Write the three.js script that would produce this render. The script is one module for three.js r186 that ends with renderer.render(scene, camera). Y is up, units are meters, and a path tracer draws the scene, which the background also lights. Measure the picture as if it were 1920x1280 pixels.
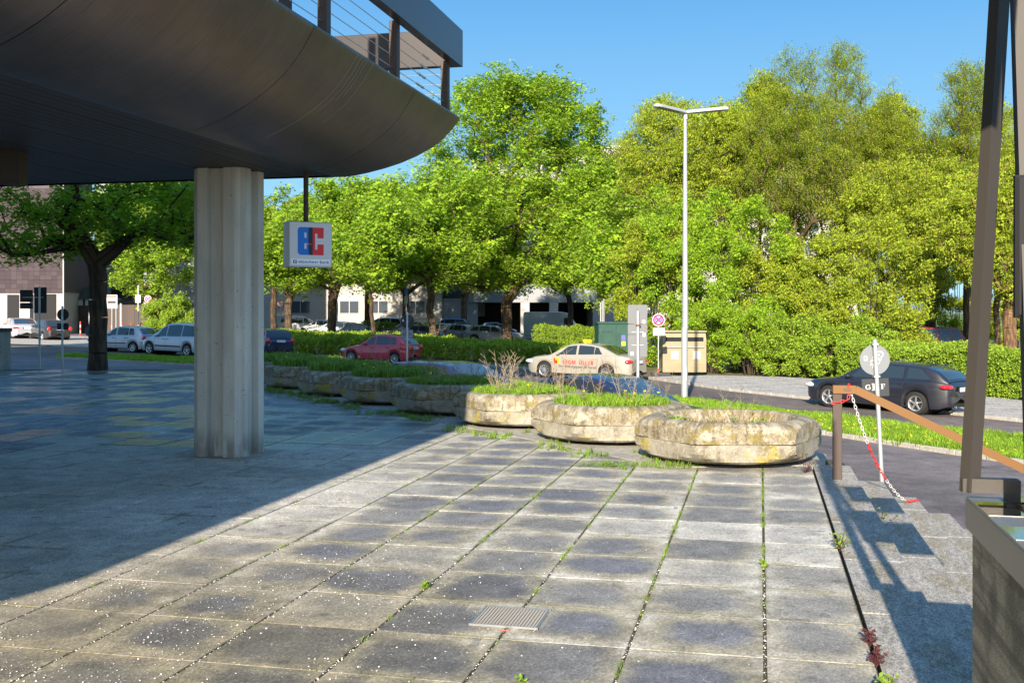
import * as THREE from 'three';
import { mergeGeometries, toCreasedNormals } from 'three/addons/utils/BufferGeometryUtils.js';

// ---------- site grid ----------
// World axes follow the paving (x across the slabs, -z along them, y up, plaza surface at y = 0).
// Street things are given on a survey grid (E = metres to the right, N = metres ahead) turned 12.9 degrees to the paving.
const TURN = 12.9 * Math.PI / 180, CT = Math.cos(TURN), ST = Math.sin(TURN);
const wx = (E, N) => CT * E - ST * N, wz = (E, N) => -(ST * E + CT * N);
const level = (E) => -1.2 - 0.02 * Math.max(-60, Math.min(60, E));   // the street falls 2 % to the right
const site = (E, N, y) => new THREE.Vector3(wx(E, N), y === undefined ? level(E) : y, wz(E, N));

const scene = new THREE.Scene();
const renderer = new THREE.WebGLRenderer({ antialias: true });
renderer.toneMapping = THREE.LinearToneMapping;
renderer.toneMappingExposure = 2.6;
renderer.shadowMap.enabled = true;

// ---------- camera ----------
const camera = new THREE.PerspectiveCamera(2 * Math.atan(640 / 2036) * 180 / Math.PI, 1920 / 1280, 0.05, 2000);
camera.position.set(0, 1.6, 0);
camera.rotation.y = TURN;
camera.setViewOffset(1920, 1280, 0, 61, 1920, 1280);   // level camera, lens shifted down
scene.add(camera);

// ---------- sky and sun ----------
const sunDir = new THREE.Vector3(0.0328, 0.375, 0.927).normalize();
{
  const w = 512, h = 256, d = new Float32Array(w * h * 4);
  const stops = [[0, [0.235, 0.370, 0.455]], [6, [0.135, 0.280, 0.410]], [16, [0.060, 0.180, 0.345]], [40, [0.056, 0.150, 0.305]], [90, [0.050, 0.132, 0.275]]];  // sky overhead, out of view, brightened to lift the shade
  for (let j = 0; j < h; j++) {
    const el = ((j + 0.5) / h - 0.5) * 180, e = Math.max(0, el);
    let k = 0; while (k < stops.length - 2 && stops[k + 1][0] < e) k++;
    const t = Math.min(1, Math.max(0, (e - stops[k][0]) / (stops[k + 1][0] - stops[k][0])));
    for (let i = 0; i < w; i++) {
      const az = ((i + 0.5) / w - 0.5) * 2 * Math.PI, ce = Math.cos(el * Math.PI / 180);
      const dot = Math.max(0, ce * Math.cos(az) * sunDir.x + Math.sin(el * Math.PI / 180) * sunDir.y + ce * Math.sin(az) * sunDir.z);
      const glow = 0.40 * Math.pow(dot, 8) + 0.6 * Math.pow(dot, 60);       // bright air round the sun, made stronger to lift the shade
      for (let c = 0; c < 3; c++) {
        let v = stops[k][1][c] * (1 - t) + stops[k + 1][1][c] * t;
        if (el < 0) v = [0.12, 0.12, 0.11][c];
        else v += glow * [1, 0.93, 0.8][c];
        d[(j * w + i) * 4 + c] = v;
      }
      d[(j * w + i) * 4 + 3] = 1;
    }
  }
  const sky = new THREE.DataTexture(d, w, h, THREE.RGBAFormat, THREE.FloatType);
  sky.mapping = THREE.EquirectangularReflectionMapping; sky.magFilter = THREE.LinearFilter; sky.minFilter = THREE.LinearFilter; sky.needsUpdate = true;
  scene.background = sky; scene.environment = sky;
}
const sun = new THREE.DirectionalLight(0xfff0da, 4.6);
sun.position.copy(sunDir).multiplyScalar(120).add(new THREE.Vector3(-8, 0, -40)); sun.target.position.set(-8, 0, -40);
sun.castShadow = true; sun.shadow.mapSize.set(4096, 4096);
Object.assign(sun.shadow.camera, { left: -70, right: 70, top: 60, bottom: -60, near: 1, far: 320 });
scene.add(sun, sun.target);

// ---------- helpers ----------
let SEED = 7;
const rnd = () => { SEED |= 0; SEED = SEED + 0x6D2B79F5 | 0; let t = Math.imul(SEED ^ SEED >>> 15, 1 | SEED); t = t + Math.imul(t ^ t >>> 7, 61 | t) ^ t; return ((t ^ t >>> 14) >>> 0) / 4294967296; };
const rr = (a, b) => a + (b - a) * rnd();
const clamp = (x, a = 0, b = 1) => Math.min(b, Math.max(a, x));
const sstep = (a, b, x) => { const t = clamp((x - a) / (b - a)); return t * t * (3 - 2 * t); };
const names = {};
const numbered = (n) => { const k = names[n] = (names[n] ?? -1) + 1; return k ? `${n}_${String(k).padStart(3, '0')}` : n; };
function shade(o) { o.castShadow = true; o.receiveShadow = true; return o; }
function part(name, geo, m, parent, label) { const o = shade(new THREE.Mesh(geo, m)); o.name = name; if (label) o.userData.label = label; parent.add(o); return o; }
function tag(o, label, category, group, kind) { if (label) o.userData.label = label; if (category) o.userData.category = category; if (group) o.userData.group = group; if (kind) o.userData.kind = kind; return o; }
function thing(name, label, category, pos, yaw = 0, group) {
  const o = new THREE.Group(); o.name = numbered(name); if (pos) o.position.copy(pos); o.rotation.y = yaw; scene.add(o); return tag(o, label, category, group);
}
function solo(name, geo, m, label, category, group, kind) { const o = shade(new THREE.Mesh(geo, m)); o.name = numbered(name); scene.add(o); return tag(o, label, category, group, kind); }
function struct(name, geo, m, label) { return solo(name, geo, m, label, null, null, 'structure'); }
const merge = (a) => mergeGeometries(a.map((g) => { g = g.index ? g.toNonIndexed() : g; for (const k of Object.keys(g.attributes)) if (!['position', 'normal', 'uv'].includes(k)) g.deleteAttribute(k); return g; }));
const bx = (w, h, d, x = 0, y = 0, z = 0) => new THREE.BoxGeometry(w, h, d).translate(x, y, z);
const cyl = (r0, r1, h, n = 16, x = 0, y = 0, z = 0) => new THREE.CylinderGeometry(r1, r0, h, n).translate(x, y + h / 2, z);
// a chamfered box: w,h,d with edge c
function cbox(w, h, d, c = 0.006, x = 0, y = 0, z = 0) {
  const s = new THREE.Shape(); const a = w / 2 - c, b = h / 2 - c;
  s.moveTo(-a, -b); s.lineTo(a, -b); s.lineTo(a, b); s.lineTo(-a, b); s.closePath();
  const g = new THREE.ExtrudeGeometry(s, { depth: d - 2 * c, bevelEnabled: true, bevelThickness: c, bevelSize: c, bevelSegments: 1, curveSegments: 1 });
  return g.translate(x, y, z - d / 2 + c);
}
function bar(a, b, w, h, roll = 0) {   // a straight bar of w x h between two points
  const d = new THREE.Vector3().subVectors(b, a), L = d.length(); const g = cbox(w, h, L, Math.min(w, h) * 0.08).rotateZ(roll);
  const m = new THREE.Matrix4().lookAt(a, b, Math.abs(d.y) > 0.95 * L ? new THREE.Vector3(0, 0, -1) : new THREE.Vector3(0, 1, 0)); m.setPosition(a.clone().add(b).multiplyScalar(0.5));
  return g.applyMatrix4(m);
}
function rod(a, b, r0, r1 = r0, n = 8) {
  const d = new THREE.Vector3().subVectors(b, a), L = d.length(); const g = new THREE.CylinderGeometry(r1, r0, L, n, 1);
  const q = new THREE.Quaternion().setFromUnitVectors(new THREE.Vector3(0, 1, 0), d.clone().normalize());
  return g.applyQuaternion(q).translate((a.x + b.x) / 2, (a.y + b.y) / 2, (a.z + b.z) / 2);
}
const V = (x, y, z) => new THREE.Vector3(x, y, z);
// a sheet on the street, given as grid points and lying on the sloping street level
function sheet(pts, lift, uvScale = 1, sub = 0) {
  const s = new THREE.Shape(pts.map(([E, N]) => new THREE.Vector2(E, N)));
  const g = new THREE.ShapeGeometry(s); const p = g.attributes.position, uv = g.attributes.uv;
  for (let i = 0; i < p.count; i++) { const E = p.getX(i), N = p.getY(i); uv.setXY(i, E * uvScale, N * uvScale); const v = site(E, N); p.setXYZ(i, v.x, v.y + lift, v.z); }
  g.computeVertexNormals(); return g;
}
// raised slab with sides (kerbed) on the street
function slab(pts, low, high, uvScale = 1) {
  const top = sheet(pts, high, uvScale).toNonIndexed(); const pos = [], nor = [], uvs = [];
  for (let i = 0; i < pts.length; i++) {
    const a = pts[i], b = pts[(i + 1) % pts.length]; const A = site(...a), B = site(...b);
    const q = [[A.x, A.y + low, A.z], [B.x, B.y + low, B.z], [B.x, B.y + high, B.z], [A.x, A.y + high, A.z]], L = A.distanceTo(B);
    const n = V(B.z - A.z, 0, -(B.x - A.x)).normalize();
    for (const k of [0, 1, 2, 0, 2, 3]) { pos.push(...q[k]); nor.push(n.x, 0, n.z); uvs.push(k === 1 || k === 2 ? L * uvScale : 0, k > 1 ? (high - low) * uvScale : 0); }
  }
  const g = new THREE.BufferGeometry();
  g.setAttribute('position', new THREE.Float32BufferAttribute(pos, 3)); g.setAttribute('normal', new THREE.Float32BufferAttribute(nor, 3)); g.setAttribute('uv', new THREE.Float32BufferAttribute(uvs, 2));
  return mergeGeometries([top, g]);
}

// ---------- textures ----------
const hashT = new Float32Array(65536); { let s = 12345; for (let i = 0; i < 65536; i++) { s = (Math.imul(s, 1664525) + 1013904223) >>> 0; hashT[i] = s / 4294967296; } }
function vn(x, y, px, py) {   // periodic value noise
  let xi = Math.floor(x), yi = Math.floor(y); const fx = x - xi, fy = y - yi, sx = fx * fx * (3 - 2 * fx), sy = fy * fy * (3 - 2 * fy);
  const x0 = ((xi % px) + px) % px, x1 = (x0 + 1) % px, y0 = ((yi % py) + py) % py, y1 = (y0 + 1) % py;
  const H = (a, b) => hashT[(a * 1619 + b * 31337 + px * 71) & 65535];
  const a = H(x0, y0), b = H(x1, y0), c = H(x0, y1), d = H(x1, y1);
  return a + (b - a) * sx + (c - a) * sy + (a - b - c + d) * sx * sy;
}
const fbm = (u, v, p, q = p, oct = 4) => { let s = 0, a = 0.5, t = 0; for (let o = 0; o < oct; o++) { s += a * vn(u * p, v * q, p, q); t += a; a *= 0.55; p *= 2; q *= 2; } return s / t; };
function tex(w, h, fn, srgb = true, rep) {
  const d = new Uint8Array(w * h * 4);
  for (let j = 0; j < h; j++) for (let i = 0; i < w; i++) {
    const c = fn((i + 0.5) / w, (j + 0.5) / h, i, j), k = (j * w + i) * 4;
    if (typeof c === 'number') { d[k] = d[k + 1] = d[k + 2] = clamp(c, 0, 255); } else { d[k] = clamp(c[0], 0, 255); d[k + 1] = clamp(c[1], 0, 255); d[k + 2] = clamp(c[2], 0, 255); }
    d[k + 3] = 255;
  }
  const t = new THREE.DataTexture(d, w, h); t.wrapS = t.wrapT = THREE.RepeatWrapping; t.magFilter = THREE.LinearFilter; t.minFilter = THREE.LinearMipmapLinearFilter; t.generateMipmaps = true;
  if (srgb) t.colorSpace = THREE.SRGBColorSpace; if (rep) t.repeat.set(rep, rep); t.needsUpdate = true; return t;
}
function print(w, h, draw) {
  const c = document.createElement('canvas'); c.width = w; c.height = h; draw(c.getContext('2d'), w, h);
  const t = new THREE.CanvasTexture(c); t.colorSpace = THREE.SRGBColorSpace; t.magFilter = THREE.LinearFilter; return t;
}
const mix3 = (a, b, t) => [a[0] + (b[0] - a[0]) * t, a[1] + (b[1] - a[1]) * t, a[2] + (b[2] - a[2]) * t];
const std = (o) => new THREE.MeshStandardMaterial(o);
const lin = (r, g, b) => new THREE.Color().setRGB(r, g, b);
const paintM = (r, g, b, rough = 0.35, metal = 0) => std({ color: lin(r, g, b), roughness: rough, metalness: metal });
console.log('helpers ready');
// =====================================================================  PLAZA
const noiseBump = tex(256, 256, (u, v) => 255 * (0.6 * fbm(u, v, 32, 32, 3) + 0.4 * hashT[(Math.floor(u * 256) * 733 + Math.floor(v * 256) * 9176) & 65535]), false);
const speck = (u, v, n) => hashT[(Math.floor(u * n) * 733 + Math.floor(v * n) * 9176) & 65535];
// slab faces: a 4 x 4 sheet of weathered concrete faces (damp dark centres, clean, brown algae)
const CELL = 4;
const cellKind = [];   // 0-6 damp centre, 7-10 clean, 11-13 brown, 14-15 even grey
const slabAtlas = (() => {
  const cells = [];
  for (let k = 0; k < 16; k++) {
    cellKind.push(k < 7 ? 'damp' : k < 11 ? 'clean' : k < 14 ? 'brown' : 'grey');
    cells.push({ ox: rr(-0.06, 0.06), oy: rr(-0.05, 0.05), a: rr(0.40, 0.50), b: rr(0.37, 0.50), s: rr(0.75, 1), seed: rr(0, 9) });
  }
  const pale = [176, 173, 166], dark = [100, 101, 108], olive = [118, 112, 88], brown = [138, 127, 104], grey = [142, 141, 140];
  return tex(2048, 2048, (U, W, i, j) => {
    const cx = Math.min(3, Math.floor(U * 4)), cy = Math.min(3, Math.floor(W * 4)), k = cy * 4 + cx, c = cells[k], u = U * 4 - cx, v = W * 4 - cy;
    const n1 = fbm(u + c.seed, v + c.seed * 1.7, 4, 4, 4), n2 = fbm(u + c.seed, v + 3.1, 16, 16, 3), sp = hashT[(i * 733 + j * 9176 + (i * j & 255)) & 65535], sp2 = hashT[((i >> 1) * 1733 + (j >> 1) * 7919) & 65535], sp3 = vn(i / 7, j / 7, 293, 293), sp4 = vn(i / 3.5, j / 3.5, 586, 586);
    let col = mix3(pale, [160, 155, 142], n1); let x = u - 0.5 - c.ox, y = v - 0.5 - c.oy;
    const kd = cellKind[k];
    if (kd === 'damp') {
      const d = Math.pow(Math.pow(Math.abs(x) / c.a, 2.3) + Math.pow(Math.abs(y) / c.b, 2.3), 1 / 2.3) + (n1 - 0.5) * 0.55 + (n2 - 0.5) * 0.25;
      col = mix3(col, olive, c.s * 0.72 * (1 - sstep(0.82, 1.28, d))); col = mix3(col, dark, c.s * (1 - sstep(0.60, 1.0, d)));
    } else if (kd === 'brown') {
      col = mix3(col, brown, sstep(0.25, 0.55, n1 + 0.25 * n2)); col = mix3(col, [104, 96, 78], 0.7 * sstep(0.45, 0.75, n2));
    } else if (kd === 'grey') col = mix3(grey, [112, 113, 120], sstep(0.35, 0.7, n1));
    else col = mix3(col, [150, 140, 116], 0.55 * sstep(0.55, 0.75, n1));
    const f = 1 + (sp - 0.5) * 0.20 + (sp2 - 0.5) * 0.24 + (n2 - 0.5) * 0.28 + (sp3 - 0.5) * 0.34 + (sp4 - 0.5) * 0.40;
    return [col[0] * f, col[1] * f, col[2] * f];
  });
})();
const slabBump = noiseBump.clone(); slabBump.repeat.set(10, 10); slabBump.needsUpdate = true;
const M = {};
M.slab = std({ map: slabAtlas, roughness: 0.72, bumpMap: slabBump, bumpScale: 0.002 });
M.slabNear = std({ roughness: 0.78, bumpScale: 0.0018 });
M.slabWet = std({ map: slabAtlas, color: lin(0.62, 0.62, 0.64), roughness: 0.26, bumpMap: slabBump, bumpScale: 0.0012 });
const concTex = tex(512, 512, (u, v, i, j) => { const n = fbm(u, v, 4), m = fbm(u + 0.3, v, 24, 24, 3), s = hashT[(i * 733 + j * 9176) & 65535]; const f = 1 + (m - 0.5) * 0.3 + (s - 0.5) * 0.16; const c = mix3([165, 162, 155], [138, 134, 124], n); return [c[0] * f, c[1] * f, c[2] * f]; });
M.concrete = std({ map: concTex, roughness: 0.85, bumpMap: noiseBump, bumpScale: 0.002 });
M.joint = std({ map: tex(256, 256, (u, v, i, j) => { const s = speck(u, v, 128), n = fbm(u, v, 8); const c = s > 0.9 ? [140, 128, 108] : mix3([58, 50, 36], [44, 46, 24], n); return c; }, true, 1.6), roughness: 0.95 });

// the slabs in the foreground wear one unrepeated sheet of stains, 8.8 m x 12.8 m, in paving metres
const SX0 = -8.2, SW = 8.8, SU0 = 3.3, SD = 12.8, PIT = 0.631;
const nearSheet = tex(2048, 2048, (U, W, i, j) => {
  const x = SX0 + U * SW, u = SU0 + W * SD;
  const last = x > 0.02, ci = Math.floor((x - 0.02) / PIT), cj = Math.floor((u - 5.12) / PIT), q = (n) => hashT[((ci + 40) * 1619 + (cj + 40) * 31337 + n * 977) & 65535];
  const lx = last ? (x - 0.02) / 0.49 : (x - 0.02) / PIT - ci, lu = (u - 5.12) / PIT - cj;
  const A = fbm(x / 16 + 0.5, u / 16, 10, 10, 5), B = fbm(x / 16 + 0.2, u / 16 + 0.3, 34, 34, 4), C = fbm(x / 16, u / 16 + 0.7, 130, 130, 3), s1 = hashT[(i * 733 + j * 9176 + (i * j & 255)) & 65535], s2 = vn(i / 2, j / 2, 1024, 1024);
  const tone = (q(1) - 0.5) * 0.12;
  let col = mix3([186, 183, 176], [166, 161, 150], sstep(0.3, 0.7, A));
  // algae brown in the left foreground, following its own blotches over the joints
  const br = clamp(sstep(7.4, 4.6, u + (A - 0.5) * 2.4 + (B - 0.5) * 1.2) * sstep(-4.9, -3.4, x + (B - 0.5) * 1.0) * sstep(-0.6, -2.2, x + (A - 0.5) * 1.6));
  col = mix3(col, [132, 121, 97], 0.75 * br);
  // damp dark middle of a slab: its own size, place and strength, ragged by the common blotches
  const zone = sstep(-4.1, -2.7, x + (A - 0.5)) * (last ? 0.55 : 1) + sstep(11.5, 13, u) * 0.8, st = clamp(zone) * clamp(0.55 + 0.7 * q(2)) * (q(3) < 0.07 ? 0.3 : 1);
  const grow = 0.03 + 0.07 * sstep(9, 4.5, u), a = 0.36 + 0.14 * q(4) + grow, b = 0.33 + 0.15 * q(5) + grow, ox = (q(6) - 0.5) * 0.16, oy = (q(7) - 0.5) * 0.16, ex = 2 + 1.6 * q(8);
  const d = Math.pow(Math.pow(Math.abs(lx - 0.5 - ox) / a, ex) + Math.pow(Math.abs(lu - 0.5 - oy) / b, ex), 1 / ex) + (A - 0.5) * 0.7 + (B - 0.5) * 0.7 + (C - 0.5) * 0.3;
  col = mix3(col, [126, 120, 98], clamp(st * 1.2) * 0.7 * (1 - sstep(0.85, 1.35, d))); col = mix3(col, mix3([104, 106, 113], [92, 90, 85], br), st * (1 - sstep(0.55, 1.02, d)));
  // moss stain along the joints, more where it is damp
  const ed = Math.min(Math.min(lx, 1 - lx), Math.min(lu, 1 - lu)); col = mix3(col, [104, 100, 66], 0.5 * (1 - sstep(0.0, 0.07, ed)) * sstep(0.48, 0.68, B));
  // drips, chewing gum and grit
  if (vn(x * 9 + 400, u * 9, 4096, 4096) > 0.93) col = mix3(col, [74, 72, 70], 0.35); if (s1 > 0.985) col = mix3(col, [214, 208, 194], 0.5);
  const f = 1 + tone + (s1 - 0.5) * 0.24 + (s2 - 0.5) * 0.30 + (C - 0.5) * 0.30; return [col[0] * f, col[1] * f, col[2] * f];
});
nearSheet.wrapS = nearSheet.wrapT = THREE.ClampToEdgeWrapping;
const nearBump = noiseBump.clone(); nearBump.repeat.set(60, 84); nearBump.needsUpdate = true; M.slabNear.map = nearSheet; M.slabNear.bumpMap = nearBump;
// face geometry of one slab for each face of the sheet: chamfered top, sides
function slabGeo(k, w, d, turn, at) {
  const e = 0.0022, h = 0.045, x = w / 2, z = d / 2, pos = [], uv = [], cx = k % 4, cy = Math.floor(k / 4);
  const T = (px, pz) => { if (at) return [(at[0] + px - SX0) / SW, (-(at[1] + pz) - SU0) / SD]; let a = px / w + 0.5, b = 0.5 - pz / d; if (turn & 1) a = 1 - a; if (turn & 2) b = 1 - b; return [(cx + 0.012 + 0.976 * a) / 4, (cy + 0.012 + 0.976 * b) / 4]; };
  const quad = (...q) => { for (const i of [0, 1, 2, 0, 2, 3]) { pos.push(...q[i]); uv.push(...T(q[i][0], q[i][2])); } };
  const a = [[-x + e, 0, z - e], [x - e, 0, z - e], [x - e, 0, -z + e], [-x + e, 0, -z + e]], b = [[-x, -e, z], [x, -e, z], [x, -e, -z], [-x, -e, -z]], c = [[-x, -h, z], [x, -h, z], [x, -h, -z], [-x, -h, -z]];
  quad(...a); for (let i = 0; i < 4; i++) { const j = (i + 1) % 4; quad(b[i], b[j], a[j], a[i]); quad(c[i], c[j], b[j], b[i]); }
  const g = new THREE.BufferGeometry(); g.setAttribute('position', new THREE.Float32BufferAttribute(pos, 3)); g.setAttribute('uv', new THREE.Float32BufferAttribute(uv, 2)); g.computeVertexNormals(); return g;
}
// outline of the raised plaza (grid points), running behind the row of planters
const plazaEdge = [[-34, -8], [-3, -8]];
const planterN = 9, planterPos = [];
for (let i = 0; i < planterN; i++) planterPos.push([2.31 - 1.075 * i, 11.6 + 1.775 * i]);
const inPlaza = (x, z) => {           // is this slab centre on the slabbed area, in front of the planters
  const E = CT * x - ST * z, N = -ST * x - CT * z;
  const t = (N - 11.6) / 1.775, lineE = 2.31 - 1.075 * t;
  if (N > 28.4) return false;
  return E < lineE + 0.95;
};
const plaza = new THREE.Group(); plaza.name = 'plaza_paving'; plaza.userData = { kind: 'structure', label: 'raised plaza paved with weathered square concrete slabs' }; scene.add(plaza);
{
  const list = [], P = 0.631, proj = new THREE.Vector3();
  camera.updateMatrixWorld(); camera.updateProjectionMatrix();
  for (let i = -32; i <= 0; i++) for (let j = -1; j < 46; j++) {
    const x0 = 0.02 + (i - 1) * P, x = i === 0 ? 0.263 : x0 + P * 1.5 + 0, z = -(5.12 + (j - 3) * P + P / 2);
    const last = i === 0; const cx = last ? 0.265 : 0.02 + (i + 0.5) * P;
    if (!inPlaza(cx, z)) continue;
    const colx = Math.hypot(cx + 5.68, z + 10.91); if (colx < 0.2) continue;
    proj.set(cx, 0, z).project(camera);
    const vis = proj.z < 1 && Math.abs(proj.x) < 1.08 && Math.abs(proj.y) < 1.15;
    if (!vis && (-z > 20 || -z < 3)) continue;
    // which weathering
    const u = -z, near = rnd(); let k;
    const damp = () => Math.floor(rnd() * 7), clean = () => 7 + Math.floor(rnd() * 4), brown = () => 11 + Math.floor(rnd() * 3), grey = () => 14 + Math.floor(rnd() * 2);
    if (last) k = near < 0.62 ? clean() : damp();
    else if (cx > -3.0) k = u < 4.9 && near < 0.4 ? brown() : near < 0.93 - sstep(-1.8, -3.0, cx) * 0.35 ? damp() : clean();
    else if (cx > -4.6) k = u < 5.6 ? brown() : u < 6.6 && near < 0.5 ? brown() : u > 12.5 ? damp() : clean();
    else k = u > 12 ? (near < 0.6 ? damp() : grey()) : near < 0.6 ? grey() : clean();
    const wet = cx < -4.3 && u > 11.5 && near < 0.34 || cx < -9 && u > 9 && near < 0.25;
    const dist = Math.hypot(cx, z);
    list.push({ cx, z, k, wet, last, vis, score: vis ? 1 / dist : 0, t: Math.floor(rnd() * 4), dy: cx < -4.3 ? rr(-0.005, 0.001) : rr(-0.0015, 0.0005), rx: rr(-0.001, 0.001) * (cx < -4.3 ? 4 : 1), rz: rr(-0.001, 0.001) * (cx < -4.3 ? 3 : 1) });
  }
  list.sort((a, b) => b.score - a.score);
  const onSheet = (s) => s.cx - 0.32 > SX0 && s.cx < 0.6 && -s.z - 0.32 > SU0 && -s.z + 0.32 < SU0 + SD && !s.wet;
  const cache = {}, geoOf = (s) => onSheet(s) ? slabGeo(0, s.last ? 0.472 : 0.615, 0.6275, 0, [s.cx, s.z]) : cache[`${s.k}_${s.t}_${s.last}`] ??= slabGeo(s.k, s.last ? 0.472 : 0.606, 0.611, s.t), matOf = (s) => onSheet(s) ? M.slabNear : s.wet ? M.slabWet : M.slab;
  const rest = [[], [], []];
  list.forEach((s, n) => {
    if (n < 295) {
      const o = part('paving_slab', geoOf(s), matOf(s), plaza); o.position.set(s.cx, s.dy, s.z); o.rotation.set(s.rx, 0, s.rz);
    } else rest[onSheet(s) ? 2 : s.wet ? 1 : 0].push(geoOf(s).clone().rotateX(s.rx).rotateZ(s.rz).translate(s.cx, s.dy, s.z));
  });
  for (const w of [0, 1, 2]) if (rest[w].length) { const o = part('distant_paving_slabs', merge(rest[w]), [M.slab, M.slabWet, M.slabNear][w], plaza); o.userData.kind = 'stuff'; }
  console.log('slabs', list.length);
}
// body of the plaza: sand bed and retaining edge
{
  const s = new THREE.Shape(); const A = [];
  A.push([0.512, 3], [0.512, -11.6]);
  const behind = []; for (let i = 0; i < 9; i++) { const E = planterPos[i][0] + 1.0, N = planterPos[i][1] + 0.95; behind.push([wx(E, N), wz(E, N)]); }
  A.push([0.895, -11.62], ...behind); A.push([wx(-9, 29), wz(-9, 29)], [wx(-30, 29), wz(-30, 29)], [-30, 3]);
  A.forEach(([x, z], i) => i ? s.lineTo(x, -z) : s.moveTo(x, -z));
  const g = new THREE.ExtrudeGeometry(s, { depth: 1.7, bevelEnabled: false }).rotateX(-Math.PI / 2).translate(0, -1.7 - 0.02, 0);
  struct('plaza_base', g, M.joint, 'sand bed and retaining body under the plaza slabs');
  // concrete margin slabs beside the planters
  const edge = new THREE.Shape(); const inn = [], out = [];
  for (let i = 0; i < 9; i++) { const [E, N] = planterPos[i]; inn.push([E - 0.62, N - 0.75]); out.push([E + 1.0, N + 0.94]); }
  inn[0] = [1.55, 10.95]; inn.unshift([3.2, 11.1]); out.unshift([3.45, 11.9]);
  const ring = [...inn, ...out.reverse()];
  ring.forEach(([E, N], i) => { const x = wx(E, N), z = wz(E, N); i ? edge.lineTo(x, -z) : edge.moveTo(x, -z); });
  const eg = new THREE.ExtrudeGeometry(edge, { depth: 0.05, bevelEnabled: false }).rotateX(-Math.PI / 2).translate(0, -0.044, 0);
  struct('plaza_margin', eg, M.concrete, 'grey concrete margin under the row of hexagonal planters');
}
// ---- stairs down to the street on the right
{
  const st = new THREE.Group(); st.name = 'stairs'; st.userData = { kind: 'structure', label: 'grey concrete stairs going down from the plaza edge to the street' }; scene.add(st);
  const gm = [0, 1, 2, 3].map((k) => { return std({ map: slabAtlas, color: lin(0.74, 0.74, 0.76), roughness: 0.8, bumpMap: slabBump, bumpScale: 0.002 }); });
  const stepGeo = (w, h, len, k) => {
    const g = cbox(w, h, len, 0.006); const p = g.attributes.position, uv = g.attributes.uv, cx = k % 4, cy = Math.floor(k / 4);
    for (let i = 0; i < p.count; i++) uv.setXY(i, (cx + 0.02 + 0.96 * clamp(p.getZ(i) / len + 0.5)) / 4, (cy + 0.02 + 0.96 * clamp(0.5 + (p.getX(i) * 0.9 + p.getY(i)) / (w + h))) / 4); return g;
  };
  const kinds = [8, 9, 10, 7]; const cache = {};
  let x = 0.523;
  for (let n = 0; n < 10; n++) {
    const w = n === 0 ? 0.372 : 0.318, y = -0.15 * n, len = 1.26, ofs = [0, 0.55, 0.2, 0.8, 0.4][n % 5];
    for (let u = 11.6; u > -1.5;) {
      const L = u === 11.6 ? len * (0.45 + ofs * 0.6) : len; const k = kinds[Math.floor(rnd() * 4)], key = `${n === 0}_${L.toFixed(2)}_${k}`;
      const o = part('step_slab', cache[key] ??= stepGeo(w - 0.004, 0.148, L - 0.008, k), gm[0], st); o.position.set(x + w / 2, y - 0.075 + rr(-0.002, 0.001), -(u - L / 2)); u -= L;
    }
    x += w;
  }
  const body = new THREE.Shape(); body.moveTo(0.53, -0.16); let bx0 = 0.53; body.lineTo(0.88, -0.16); let xx = 0.895;
  for (let n = 1; n < 10; n++) { body.lineTo(xx - 0.02, -0.15 * n - 0.16 + 0.15); body.lineTo(xx - 0.02, -0.15 * n - 0.16); body.lineTo(xx + 0.29, -0.15 * n - 0.16); xx += 0.318; }
  body.lineTo(xx - 0.02, -2.2); body.lineTo(0.53, -2.2); body.closePath();
  part('stair_body', new THREE.ExtrudeGeometry(body, { depth: 13, bevelEnabled: false }).translate(0, 0, -11.58), M.concrete, st);
}
// ---- hexagonal planters
const planterUpper = tex(2048, 256, (u, v, i, j) => {
  const n = fbm(u, v, 60, 3), m = fbm(u + 0.4, v, 260, 11, 3), s = hashT[(i * 733 + j * 9176) & 65535], st = fbm(u, v * 0.3, 150, 2, 4);
  let c = mix3([154, 148, 133], [124, 114, 93], sstep(0.3, 0.6, n)); c = mix3(c, [74, 66, 50], sstep(0.47, 0.64, m * 0.30 + st * 0.5 + n * 0.2) * 0.7); c = mix3(c, [168, 162, 146], sstep(0.60, 0.72, fbm(u + 0.9, v + 0.2, 420, 20, 3)) * 0.6); c = mix3(c, [112, 98, 36], sstep(0.58, 0.72, fbm(u + 0.7, v, 66, 3)) * 0.65);
  if (s > 0.93) c = mix3(c, [205, 198, 182], 0.6); const f = 1 + (s - 0.5) * 0.3; return [c[0] * f, c[1] * f, c[2] * f];
});
const planterLower = tex(2048, 256, (u, v, i, j) => {
  const n = fbm(u, v, 54, 3), m = fbm(u + 0.2, v, 240, 10, 3), s = hashT[(i * 733 + j * 9176) & 65535], st = fbm(u, v * 0.35, 64, 2, 4);
  let c = mix3([150, 146, 134], [126, 120, 105], n); c = mix3(c, [150, 132, 40], sstep(0.54, 0.66, fbm(u + 0.1, v * 0.7, 26, 2) * 0.75 + m * 0.25) * 0.8); c = mix3(c, [92, 84, 66], sstep(0.50, 0.68, st * 0.45 + m * 0.3 + n * 0.25) * 0.75); c = mix3(c, [170, 165, 152], sstep(0.60, 0.72, fbm(u + 0.5, v + 0.6, 400, 18, 3)) * 0.5);
  const f = 1 + (s - 0.5) * 0.22 + (m - 0.5) * 0.3; return [c[0] * f, c[1] * f, c[2] * f];
});
const rough2 = noiseBump.clone(); rough2.repeat.set(40, 3); rough2.needsUpdate = true;
M.planterU = std({ map: planterUpper, roughness: 0.9, bumpMap: rough2, bumpScale: 0.0025 });
M.planterL = std({ map: planterLower, roughness: 0.88, bumpMap: rough2, bumpScale: 0.002 });
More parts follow.
